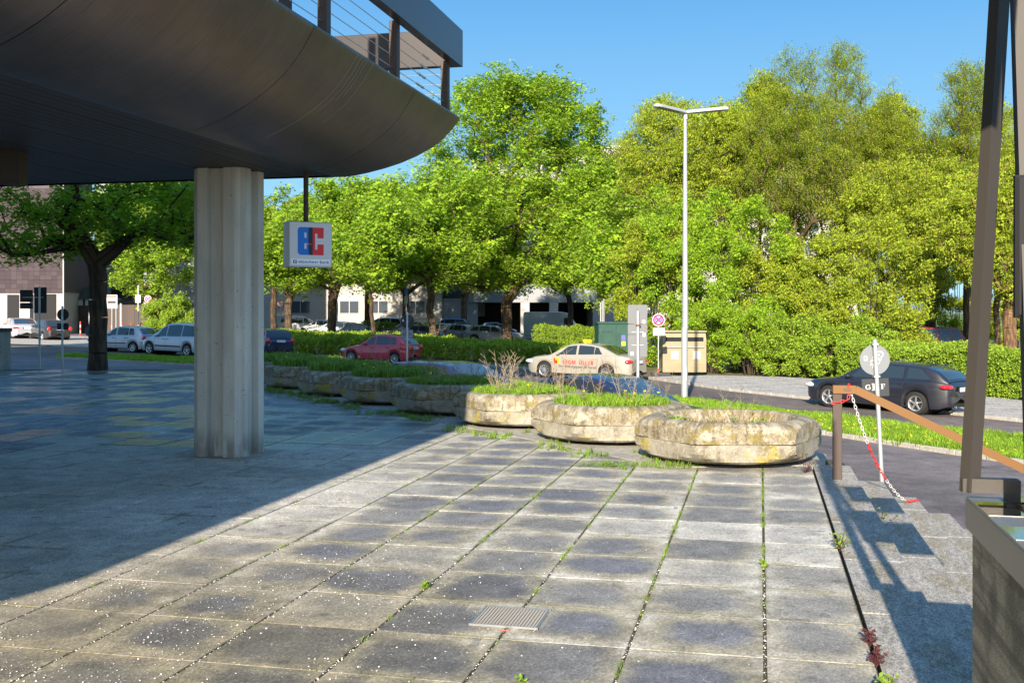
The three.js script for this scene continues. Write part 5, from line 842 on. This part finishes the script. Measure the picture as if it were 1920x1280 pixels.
cp(540, 92, undefined, 380, 0.3, 2.8, [[-10, 500, 3.2, 1.8], [10, 450, 3.4, 2.4], [50, 500, 2.4, 1.4]], { K: 120, label: 'maple with low spreading limbs left of the bank sign' });
cp(690, 100, undefined, 330, 0.32, 3.4, [[0, 470, 3.6, 2.6], [-20, 390, 4.2, 3.0], [40, 400, 3.6, 3.0]], { K: 150, label: 'maple with a sunlit trunk in front of the white building' });
cp(702, 68, undefined, 380, 0.13, 3.6, [[0, 470, 2.2, 1.8], [20, 430, 1.8, 1.4]], { K: 50, lean: [-0.08, 0], bark: M.barkDark, label: 'young maple with a thin grey leaning trunk behind the red car' });
cp(1070, 96, undefined, 330, 0.24, 3.0, [[-30, 500, 3.4, 1.8], [30, 490, 3.4, 1.8], [0, 420, 4.4, 3.0], [30, 380, 3.4, 2.4]], { K: 170, label: 'maple with wide low limbs above the white van' });
cp(1186, 62, undefined, 360, 0.18, 4.2, [[0, 470, 2.0, 1.8], [-20, 420, 2.4, 2.0], [20, 520, 1.6, 1.2], [-40, 500, 1.8, 1.4]], { K: 120, perTip: 48, mat: LM.maple, label: 'slim maple left of the street lamp behind the grey sign back' });
cp(870, 118, undefined, 250, 0.34, 4, [[0, 460, 5, 4], [-60, 420, 5, 4], [60, 400, 5, 4], [-120, 440, 4.5, 3.5]], { K: 190, mat: LM.olive, size: 0.7, label: 'olive green maple behind the twin trunked one' });
cp(620, 122, undefined, 300, 0.34, 4, [[0, 440, 5, 4], [-80, 430, 5, 4], [70, 420, 5, 4]], { K: 170, mat: LM.olive, size: 0.7, label: 'tall olive tree behind the bank sign' });
cp(300, 88, -0.5, 250, 0.2, 3.4, [[-30, 480, 3.6, 3.0], [30, 450, 3.6, 3.4], [-60, 400, 3.4, 3], [20, 370, 4, 3]], { K: 190, mat: LM.maple, lean: [-0.14, 0], label: 'sunlit maple with a leaning trunk left of the concrete column' });
cp(1130, 78, undefined, 300, 0.2, 4.5, [[0, 360, 2.6, 2.0], [-30, 430, 3.0, 2.4], [30, 420, 3.0, 2.4], [0, 500, 3.0, 2.0]], { K: 210, perTip: 40, mat: LM.maple, label: 'loose maple in front of the white apartment block' });
cp(1190, 84, undefined, 250, 0.2, 4.5, [[0, 320, 2.4, 2.0], [-20, 380, 3.0, 2.4], [30, 400, 3.0, 2.4], [0, 480, 3.0, 2.0]], { K: 190, perTip: 36, mat: LM.olive, label: 'loose olive tree left of the street lamp pole before the white block' });
cp(760, 96, undefined, 330, 0.3, 4, [[0, 400, 3.6, 2.6], [-40, 450, 3.6, 2.4], [50, 440, 3.6, 2.4], [0, 500, 3.6, 1.8]], { K: 230, label: 'dense maple behind the twin trunked one, left of the biggest maple' });
// wood on the right
const WG = 'trees of the wood on the right';
const wt = (px, N, top, lobes, label, extra) => cp(px, N, undefined, top, 0.17, 5, lobes, { K: 230, perTip: 40, spread: 0.6, size: 0.36, mat: LM.olive, bark: M.bark, geos: SP.fine, group: WG, leader: true, tipR: 0.009, label, name: 'wood_tree', ...extra });
const thinTree = { perTip: 30, size: 0.31, spread: 0.30, geos: SP.thin, K: 460, mat: LM.olive, tipR: 0.006, ascend: 1.0 };
wt(1492, 60, 92, [[0, 220, 2.0, 3.6], [-45, 250, 1.8, 2.8], [40, 260, 1.8, 2.8], [-20, 330, 2.6, 2.6], [20, 330, 2.6, 2.6], [0, 160, 1.2, 2.0]], 'tall thin tree, left of the two tallest at the right', thinTree);
wt(1585, 62, 76, [[0, 210, 2.0, 3.8], [45, 240, 1.8, 2.6], [-40, 250, 1.8, 2.6], [30, 320, 2.6, 2.4], [-20, 330, 2.4, 2.4], [0, 145, 1.0, 2.0], [85, 265, 1.4, 1.8]], 'tallest thin tree, right of its tall neighbour', thinTree);
wt(1812, 58, 104, [[0, 220, 1.4, 3.0], [-30, 260, 1.4, 2.0], [30, 270, 1.4, 2.0], [0, 165, 0.9, 1.6], [0, 340, 2.2, 2.2]], 'tall sparse tree next to the steel frame', { ...thinTree, K: 320 });
const airy = { perTip: 40, size: 0.34, spread: 0.5, K: 300, tipR: 0.008, ascend: 0.7 };
wt(1262, 66, 188, [[0, 260, 2.6, 2.2], [-50, 290, 2.2, 2.0], [45, 290, 2.4, 2.0], [-30, 360, 2.8, 2.4], [30, 400, 2.8, 2.6], [-10, 215, 1.6, 1.2]], 'olive tree whose top rises behind the street lamp heads', { ...airy, mat: LM.young });
wt(1350, 64, 215, [[0, 280, 2.6, 2.4], [-40, 320, 2.6, 2.4], [40, 330, 2.8, 2.6], [20, 235, 1.6, 1.2], [0, 420, 3, 2.4]], 'yellow green tree right of the street lamp', { ...airy, mat: LM.olive });
wt(1425, 68, 150, [[0, 240, 2.2, 2.6], [50, 290, 2.4, 2.6], [-40, 300, 2.4, 2.4], [0, 190, 1.2, 1.6], [0, 400, 3.0, 3.0]], 'olive tree between the lamp and the tall thin trees', { ...airy, mat: LM.olive });
wt(1655, 64, 190, [[0, 270, 2.2, 2.4], [-40, 320, 2.4, 2.4], [45, 310, 2.4, 2.2], [20, 225, 1.2, 1.4], [0, 420, 3.0, 2.8]], 'yellow green tree right of the tallest one', { ...airy, mat: LM.olive });
wt(1700, 58, 290, [[0, 360, 2.6, 1.8], [-50, 390, 2.6, 2.2], [50, 390, 2.6, 2.2], [0, 470, 3, 2.4]], 'broad yellow green tree between the tall thin ones', { ...airy, mat: LM.young });
wt(1750, 66, 245, [[0, 310, 2.6, 2.0], [60, 340, 2.6, 2.2], [-60, 350, 2.4, 2.2], [0, 420, 3, 2.4]], 'dense green tree behind the sparse one', { ...airy, mat: LM.maple });
wt(1870, 62, 180, [[0, 270, 2.4, 2.4], [40, 330, 2.4, 2.4], [-40, 340, 2.2, 2.2], [0, 420, 3, 2.4]], 'leafy tree behind the steel frame', { ...airy, mat: LM.young });
wt(1540, 72, 180, [[0, 270, 3.0, 2.8], [-60, 330, 3.0, 2.6], [60, 340, 3.0, 2.6], [0, 420, 3.4, 3.0]], 'olive tree standing behind the two tallest thin ones', { ...airy, mat: LM.olive });
wt(1895, 50, 300, [[0, 380, 2.2, 2.0], [-40, 420, 2.2, 2.0], [10, 480, 2.2, 1.6]], 'tree with a pale forked trunk at the right edge', { ...airy, mat: LM.young, bark: M.barkPale, r: 0.3, fork: 3.6 });
// shrubs of the wood edge: leafy to the ground
function shrub(px, N, topPy, w, mat, label, n, geos = SP.fine, size = 0.36, hedgeLike) {
  const b = site(atPx(px, N), N), H = yPx(topPy, N) - b.y, t = thing('shrub', label, 'shrub', b, 0, 'shrubs along the wood edge'); const st = []; const items = [], tips = [];
  for (let k = 0; k < 16; k++) { const a = rr(0, 6.28), q = V(Math.cos(a) * w * rr(0.2, 0.8), H * rr(0.5, 0.95), Math.sin(a) * w * 0.7 * rr(0.2, 0.8)); const m = V(q.x * 0.55, H * 0.35, q.z * 0.55); st.push(rod(V(q.x * 0.3, -0.05, q.z * 0.3), m, 0.028, 0.02, 5), rod(m, q, 0.02, 0.006, 4)); }
  part('stems', merge(st), M.bark, t);
  const clumps = []; for (let k = 0; k < 80; k++) { const a = rr(0, 6.28), el = Math.asin(rr(-0.7, 1)), rad = rr(0.6, 1.08); clumps.push(V(Math.cos(a) * Math.cos(el) * w * rad, Math.max(0.25, H * 0.44 + Math.sin(el) * H * 0.55 * rad), Math.sin(a) * Math.cos(el) * w * 0.75 * rad)); }
  for (let i = 0; i < n; i++) { const c = clumps[Math.floor(rnd() * clumps.length)], g = 0.30 * Math.min(1.5, w * 0.42); items.push([c.x + gauss() * g, Math.max(0.05, c.y + gauss() * g), c.z + gauss() * g, size * rr(0.7, 1.3)]); }
  scatter('foliage', geos, mat, items, t, 'stuff'); leaves += n;
}
[[1225, 56, 400, 2.4, 'olive', 'young leafy shrub directly left of the street lamp pole'], [1300, 55, 330, 3.0, 'maple', 'bright shrub behind the street lamp pole'], [1390, 54, 360, 2.8, 'maple', 'big fresh green shrub right of the lamp pole above the bins'], [1470, 54, 430, 2.4, 'young', 'yellow green shrub below the left tall tree'], [1550, 53, 420, 2.6, 'young', 'yellow green shrub below the tallest tree'], [1640, 52, 400, 2.8, 'young', 'wide yellow green shrub above the grey waste bin'], [1730, 66, 400, 2.6, 'young', 'yellow shrub left of the dark red off-road car'], [1800, 68, 400, 2.6, 'maple', 'green shrub above the dark red off-road car'], [1340, 51.5, 560, 1.7, 'maple', 'low bright shrub right behind the beige bins'], [1410, 50.5, 570, 1.7, 'maple', 'low bright shrub right of the beige bins'], [1480, 49.5, 590, 1.5, 'hedge', 'low shrub at the kerb, left of the bollard'], [1550, 49, 600, 1.5, 'hedge', 'low shrub behind the bollard'], [1620, 48, 600, 1.5, 'hedge', 'low shrub around the grey waste bin'], [1900, 66, 420, 2.4, 'young', 'shrub at the right edge behind the hedge']].forEach(([px, N, top, w, m, label]) => shrub(px, N, top, w, LM[m], label, w > 2 ? 3300 : 1900, SP.fine, w > 2 ? 0.40 : 0.32));
// ball-shaped clipped bush at the left
shrub(318, 78, 548, 2.1, LM.hedge, 'rounded clipped bush left of the concrete column', 3400, SP.box, 0.3);
// hedges: front line on the grid from left to right, depth to the back, small leaves at the surface over twigs
function hedge(line, depth, H, mat, label, dens, size = 0.2) {
  const t = thing('hedge', label, 'hedge', V(0, 0, 0)); const items = [], twig = [];
  for (let i = 0; i < line.length - 1; i++) {
    const a = line[i], b = line[i + 1], L = Math.hypot(b[0] - a[0], b[1] - a[1]), dx = (b[0] - a[0]) / L, dy = (b[1] - a[1]) / L, per = depth + H * 1.3, n = Math.round(L * dens * per);
    const spot = (s, d) => [a[0] + dx * s - dy * d, a[1] + dy * s + dx * d];
    for (let k = 0; k < n; k++) {
      const s = rr(-0.15, L + 0.15), f = rnd() * per, wob = 0.10 * Math.sin(s * 1.3 + i) + 0.07 * Math.sin(s * 3.1 + 2 * i) + 0.05 * gauss(); let d, y;
      if (f < depth) { d = f; y = H * (1 - 0.12 * Math.pow(Math.abs(f / depth - 0.5) * 2, 4)) + wob + 0.08 * Math.sin(d * 2.3 + s); } else { d = 0.10 + gauss() * 0.10 - wob * 0.8; y = rr(0.04, H) + wob * 0.3; }
      const v = site(...spot(s, d)); items.push([v.x, v.y + y, v.z, size * rr(0.7, 1.35)]);
    }
    for (let k = 0; k < L * 2.2; k++) { const v = site(...spot(rr(0, L), rr(0.2, depth))); twig.push(rod(v, V(v.x + rr(-0.25, 0.25), v.y + H * rr(0.7, 0.95), v.z + rr(-0.25, 0.25)), 0.02, 0.008, 4)); }
    for (let k = 0; k < n * 0.45; k++) { const w = site(...spot(rr(0, L), rr(0.1, depth))); items.push([w.x, w.y + rr(0.05, 0.92) * H, w.z, size * rr(0.9, 1.5)]); }
  }
  part('twigs', merge(twig), M.barkDark, t);
  scatter('foliage', SP.box, mat, items, t, 'stuff'); leaves += items.length;
}
hedge([[13.9, 46.2], [16.3, 39.4], [20.6, 31.6], [24, 26]], 2.6, 1.65, LM.hedge, 'clipped bright green hedge behind the dark estate car', 115, 0.20);
hedge([[-15.5, 64.6], [-10, 62.2], [-4.7, 59.4], [1.2, 55.9], [3.4, 53.6]], 3.4, 0.95, LM.hedge, 'low dark hedge along the street behind the red car', 70, 0.22);
hedge([[-17, 71.5], [-9.5, 69.5], [-6.2, 67.8]], 5.5, 0.85, LM.hedge, 'broad sunlit hedge bank below the maples behind the red car', 45, 0.26);
hedge([[-13.8, 99], [-9.2, 98.2], [-5.8, 98]], 1.8, 1.25, LM.hedge, 'sunny hedge between the rows of parked cars', 60, 0.25);
hedge([[1.6, 80.5], [4.5, 79.6], [7.2, 78.6]], 2.0, 1.45, LM.hedge, 'dark hedge below the white van', 70, 0.24);
hedge([[-26.5, 79.5], [-22.5, 78.6]], 1.6, 1.2, LM.hedge, 'low shrubs behind the silver hatchback', 60, 0.22);
// grey waste bin in the hedge
{ const t = thing('waste_bin', 'grey green waste bin half hidden in the shrubs', 'bin', site(15.75, 47.0), TURN + 0.1); part('body', new THREE.CylinderGeometry(0.42, 0.36, 1.05, 4).rotateY(Math.PI / 4).translate(0, 0.55, 0), paintM(0.16, 0.18, 0.15, 0.6), t); part('lid', cbox(0.66, 0.07, 0.68, 0.02, 0, 1.11, 0), paintM(0.13, 0.15, 0.12, 0.5), t); }
plainSign(20.6, 54.5, 1.55, 'small white square sign before the dark red off-road car', (t) => { part('board', plateGeo(0.42, 0.42, 0.01).translate(0, 1.5, 0.04), M.white, t); });
// ---------- grass
function blades(n, h, spread, w = 0.012, droop = 0.4) {
  const pos = [], nor = []; for (let k = 0; k < n; k++) { const a = rr(0, 6.28), x = gauss() * spread, z = gauss() * spread, hh = h * rr(0.55, 1.15), dx = Math.cos(a) * hh * droop * rr(0.2, 1), dz = Math.sin(a) * hh * droop * rr(0.2, 1), px = -Math.sin(a) * w, pz = Math.cos(a) * w;
    const A = V(x - px, 0, z - pz), B = V(x + px, 0, z + pz), C = V(x + dx * 0.4 + px * 0.7, hh * 0.62, z + dz * 0.4 + pz * 0.7), D = V(x + dx * 0.4 - px * 0.7, hh * 0.62, z + dz * 0.4 - pz * 0.7), T = V(x + dx, hh, z + dz);
    for (const t of [[A, B, C], [A, C, D], [D, C, T]]) { const nn = V().subVectors(t[1], t[0]).cross(V().subVectors(t[2], t[0])).normalize(); nn.y = Math.abs(nn.y) + 0.6; nn.normalize(); for (const p of t) { pos.push(p.x, p.y, p.z); nor.push(nn.x, nn.y, nn.z); } } }
  const g = new THREE.BufferGeometry(); g.setAttribute('position', new THREE.Float32BufferAttribute(pos, 3)); g.setAttribute('normal', new THREE.Float32BufferAttribute(nor, 3)); return g;
}
const inside = (poly, x, y) => { let c = false; for (let i = 0, j = poly.length - 1; i < poly.length; j = i++) { const [a, b] = poly[i], [d, e] = poly[j]; if ((b > y) !== (e > y) && x < (d - a) * (y - b) / (e - b) + a) c = !c; } return c; };
const tuft = [blades(16, 1, 0.5, 0.05, 0.55)];
{
  const g = new THREE.Group(); g.name = 'island_grass'; tag(g, 'short bright green grass on the island in the street', 'grass', null, 'stuff'); scene.add(g);
  const poly = [...islandNear, ...islandFar], items = [], fl = [], dry = []; let k = 0;
  while (items.length < 26000 && k++ < 600000) { const E = rr(-22, 14), N = rr(15, 55); if (!inside(poly, E, N)) continue; if (rnd() > 26 / N) continue; const v = site(E, N), pt = vn(E * 0.9 + 50, N * 0.9, 512, 512); if (pt > 0.72 && rnd() < 0.5) { dry.push([v.x, v.y + 0.06, v.z, 0.11 * rr(0.6, 1.2)]); continue; } items.push([v.x, v.y + 0.06, v.z, (0.10 + 0.08 * pt) * rr(0.6, 1.3), 0.8 + 0.4 * vn(E * 2 + 9, N * 2, 512, 512)]); if (rnd() < 0.05) fl.push([v.x, v.y + 0.17, v.z, 0.05]); }
  scatter('grass_tufts', tuft, LM.grass, items, g, 'stuff'); scatter('dry_grass', tuft, LM.dry, dry, g, 'stuff'); scatter('dandelions', [sprayGeo(5, 0.9, 0.25, 1.1, 1)], paintM(0.75, 0.6, 0.02, 0.8), fl, g, 'stuff'); leaves += items.length;
}
// ---------- planters: grass, herbs and dry stalks
const dryStalk = (() => { const g = []; for (let k = 0; k < 5; k++) { const a = rr(0, 6.28), h = rr(0.5, 1), x = Math.cos(a) * h * rr(0.2, 0.7), z = Math.sin(a) * h * rr(0.2, 0.7); g.push(rod(V(0, 0, 0), V(x, h, z), 0.006, 0.004, 3)); for (let q = 0; q < 6; q++) { const f = rr(0.4, 0.95), b = V(x * f, h * f, z * f); g.push(rod(b, V(b.x + rr(-0.13, 0.13), b.y + rr(0.04, 0.16), b.z + rr(-0.13, 0.13)), 0.005, 0.004, 3)); } } return merge(g); })();
const herb = (() => { const g = []; const s = sprayGeo(12, 0.34, 0.3, 0.5, 0.4); s.translate(0, 0.45, 0); return s; })();
M.straw = paintM(0.30, 0.235, 0.165, 0.9);
const fill = [[50, 40, 3, 10, 0.1], [1500, 420, 8, 16, 0.09], [1100, 620, 16, 20, 0.10], [900, 700, 14, 16, 0.12], [1000, 700, 5, 12, 0.16], [1000, 660, 3, 8, 0.17], [900, 660, 2, 6, 0.17], [700, 300, 2, 2, 0.17]];
const weedNames = ['sparse dry grass and a green clump inside the nearest planter', 'short bright grass filling the second nearest planter', 'grass and dry branching stalks in the third planter', 'grass and dry stalks in the fourth planter, behind the last sunlit one', 'shaded grass and weeds in the fifth planter', 'shaded grass in the sixth planter', 'tall shaded grass in the seventh planter beside the column', 'grass in the planter mostly hidden by the column'];
for (let i = 0; i < 8; i++) {
  const [E, N] = planterPos[i], g = new THREE.Group(); g.name = numbered('planter_weeds'); tag(g, weedNames[i], 'weeds', null, 'stuff'); g.position.copy(site(E, N, soilTop[i])); scene.add(g);
  const spot = () => { let x, z; do { x = rr(-0.69, 0.69); z = rr(-0.69, 0.69); } while (x * x + z * z > 0.47); return [x, z]; };
  const a = [], b = [], c = [], d = []; for (let k = 0; k < fill[i][0]; k++) { const [x, z] = spot(); a.push([x, 0, z, fill[i][4] * rr(0.5, 1.3)]); } for (let k = 0; k < fill[i][1]; k++) { const [x, z] = spot(); b.push([x, 0, z, fill[i][4] * rr(0.6, 1.5)]); } for (let k = 0; k < fill[i][2]; k++) { const [x, z] = spot(); c.push([x, 0, z, rr(0.28, 0.62)]); } for (let k = 0; k < fill[i][3]; k++) { const [x, z] = spot(); d.push([x, fill[i][4] * rr(0.9, 1.9), z, 0.035]); }
  if (i === 0) { for (let k = 0; k < 60; k++) b.push([-0.5 + gauss() * 0.1, 0, 0.05 + gauss() * 0.1, 0.16 * rr(0.5, 1.2)]); }
  scatter('grass_tufts', tuft, i === 0 ? LM.dry : i < 3 ? LM.grass : LM.weed, a, g, 'stuff'); scatter('herbs', [herb], LM.weed, b, g, 'stuff'); scatter('dry_stalks', [dryStalk], M.straw, c, g, 'stuff'); if (i !== 0) scatter('yellow_flowers', [sprayGeo(5, 0.9, 0.25, 1.1, 1)], paintM(0.75, 0.6, 0.02, 0.8), d, g, 'stuff'); leaves += a.length + b.length;
}
// ---------- weeds between the slabs
{
  const g = new THREE.Group(); g.name = 'joint_weeds'; tag(g, 'small green weeds growing in the joints between the plaza slabs', 'weeds', null, 'stuff'); scene.add(g);
  const items = [], herbs = [], moss = [];
  for (const [x, p] of [[0.02, 0.5], [-0.611, 1], [-1.242, 1], [-1.873, 0.5], [-2.504, 0.45], [-3.135, 0.3], [-3.766, 0.2]]) for (let u = 4.3; u < 14; u += 0.012) { const den = p * (0.25 + 0.75 * sstep(0.42, 0.62, vn(u * 2.1 + x * 7, x * 3, 512, 512))) * sstep(4.2, 8, u); if (rnd() < den * 0.26 && inPlaza(x, -u)) { items.push([x + gauss() * 0.006, -0.012, -u, rr(0.014, 0.036)]); if (rnd() < 0.35) herbs.push([x + gauss() * 0.010, -0.012, -u, rr(0.02, 0.05)]); } }
  for (let j = 0; j < 20; j++) for (let x = -6; x < 0.4; x += 0.03) { const u = 4.489 + j * 0.631; if (rnd() < 0.10 * sstep(5, 11, u) + 0.012 && inPlaza(x, -u - 0.3)) items.push([x, -0.012, -u + gauss() * 0.003, rr(0.012, 0.03)]); }
  // band in front of the planters
  for (let i = 0; i < 900; i++) { const t = rr(-0.3, 7.2), off = -0.95 + gauss() * 0.35, E = 2.31 - 1.075 * t + off * 0.85, N = 11.6 + 1.775 * t + off * 0.52; const cl = vn(t * 4.2, off * 4, 512, 512); if (cl < 0.56) continue; const v = site(E, N, 0.0); items.push([v.x, 0, v.z, rr(0.03, 0.085)]); if (rnd() < 0.5) herbs.push([v.x, 0.0, v.z, rr(0.04, 0.1)]); }
  for (let i = 0; i < 110; i++) { herbs.push([-1.52 + gauss() * 0.22, 0, -10.95 + gauss() * 0.12, rr(0.03, 0.08)]); }
  scatter('grass_tufts', tuft, LM.weed, items, g, 'stuff'); scatter('herbs', [herb], LM.weed, herbs, g, 'stuff'); leaves += items.length;
}
// single weeds along the stair joint and by the drain
function weed(x, u, h, mat, label, n = 14, y = 0) { const t = thing('weed_plant', label, 'weed', V(x, y, -u)); const st = [], lv = []; for (let k = 0; k < n; k++) { const a = rr(0, 6.28), r = h * rr(0.1, 0.6), q = V(Math.cos(a) * r, h * rr(0.25, 1), Math.sin(a) * r); st.push(rod(V(0, -0.02, 0), q, 0.0022, 0.0015, 3)); const s = sprayGeo(3, 0.026, 0.014, 0.5, 0.6); lv.push(s.translate(q.x, q.y, q.z)); lv.push(sprayGeo(2, 0.022, 0.012, 0.5, 0.5).translate(q.x * 0.6, q.y * 0.6, q.z * 0.6)); } part('stems', merge(st), LM.wine, t); const lg = mergeGeometries(lv); part('leaves', lg, mat, t); }
weed(0.515, 7.55, 0.11, LM.weed, 'green weed with dark stems in the gap beside the top step', 22);
weed(0.51, 5.45, 0.065, LM.wine, 'dark red weed in the stair gap, far one of the red pair', 20); weed(0.512, 5.15, 0.07, LM.wine, 'dark red weed in the stair gap, near one of the red pair', 22); weed(0.51, 4.75, 0.08, LM.weed, 'green and red weed in the stair gap near the bottom of the picture', 18);
weed(0.02, 4.62, 0.05, LM.wine, 'small red leaved weed in the slab joint near the bottom', 10); weed(-1.873, 5.95, 0.045, LM.weed, 'round leaved green weed in a slab joint left of the drain', 12); weed(0.02, 6.9, 0.04, LM.weed, 'green weed in the straight joint right of the drain', 10);
weed(0.93, 9.1, 0.26, LM.weed, 'tall thin weed growing between the first two steps', 9, -0.14); weed(0.42, 11.0, 0.20, LM.wine, 'dry reddish weed at the corner of the nearest planter', 16); weed(-1.0, 4.55, 0.03, LM.weed, 'tiny weed in the joint below the drain', 8);
// ---------- drain
M.grate = std({ color: lin(0.22, 0.22, 0.22), metalness: 0.6, roughness: 0.5 });
{
  const t = thing('floor_drain', 'small galvanised grating let into the slabs in the foreground', 'drain', V(-1.26, 0.0015, -5.47)); const w = 0.34, d = 0.34;
  part('pit', bx(w, 0.006, d, 0, -0.0015, 0), M.void, t); for (const s of [-1, 1]) { part('rim', bx(w + 0.016, 0.012, 0.008, 0, 0.006, s * d / 2), M.steel, t); part('rim', bx(0.008, 0.012, d - 0.008, s * w / 2, 0.006, 0), M.steel, t); }
  const b1 = bx(0.0024, 0.009, d - 0.01), b2 = bx(w - 0.01, 0.007, 0.002); for (let i = 1; i < 20; i++) { part('grating_bar', b1, M.grate, t).position.set(-w / 2 + i * w / 20, 0.006, 0); } for (let i = 1; i < 14; i++) part('cross_bar', b2, M.grate, t).position.set(0, 0.0065, -d / 2 + i * d / 14);
  const st = solo('red_scrap', cbox(0.045, 0.003, 0.014, 0.001), paintM(0.55, 0.16, 0.14, 0.6), 'small reddish scrap lying in front of the floor drain', 'litter'); st.position.set(-1.24, 0.003, -5.25); st.rotation.y = 0.3;
}
// ---------- fallen petals
{
  const items = []; for (let i = 0; i < 7000; i++) { let x, u; const k = rnd(); if (k < 0.55) { u = rr(4, 9.5); x = -3.6 + gauss() * 0.75 - (u - 6) * 0.10; } else if (k < 0.8) { u = rr(4, 7); x = -2.4 + gauss() * 1.1; } else { u = rr(4, 11); x = rr(-7, 0.4); } if (rnd() < sstep(0.35, 0.65, vn(x * 2.2 + 40, u * 2.2, 512, 512)) * 0.9 + 0.1) items.push([x, 0.0035, -u, rr(0.003, 0.0085)]); }
  for (let i = 0; i < 1500; i++) { const L = [-0.611, -1.242, -1.873, -2.504, -3.135, -3.766, 0.02][i % 7]; items.push([L + gauss() * 0.008, -0.004, -rr(4, 7.5), rr(0.004, 0.008)]); }
  const g = new THREE.CircleGeometry(0.6, 5).rotateX(-Math.PI / 2); const im = new THREE.InstancedMesh(g, paintM(0.82, 0.76, 0.70, 0.8), items.length); const d = new THREE.Object3D(); items.forEach(([x, y, z, s], i) => { d.position.set(x, y, z); d.rotation.set(rr(-0.35, 0.35), rr(0, 6), rr(-0.35, 0.35)); d.scale.setScalar(s); d.updateMatrix(); im.setMatrixAt(i, d.matrix); }); im.name = 'fallen_petals'; tag(im, 'white blossom petals strewn over the plaza slabs', 'petals', null, 'stuff'); im.castShadow = true; scene.add(im);
}
console.log('leaves', leaves);
renderer.render(scene, camera);
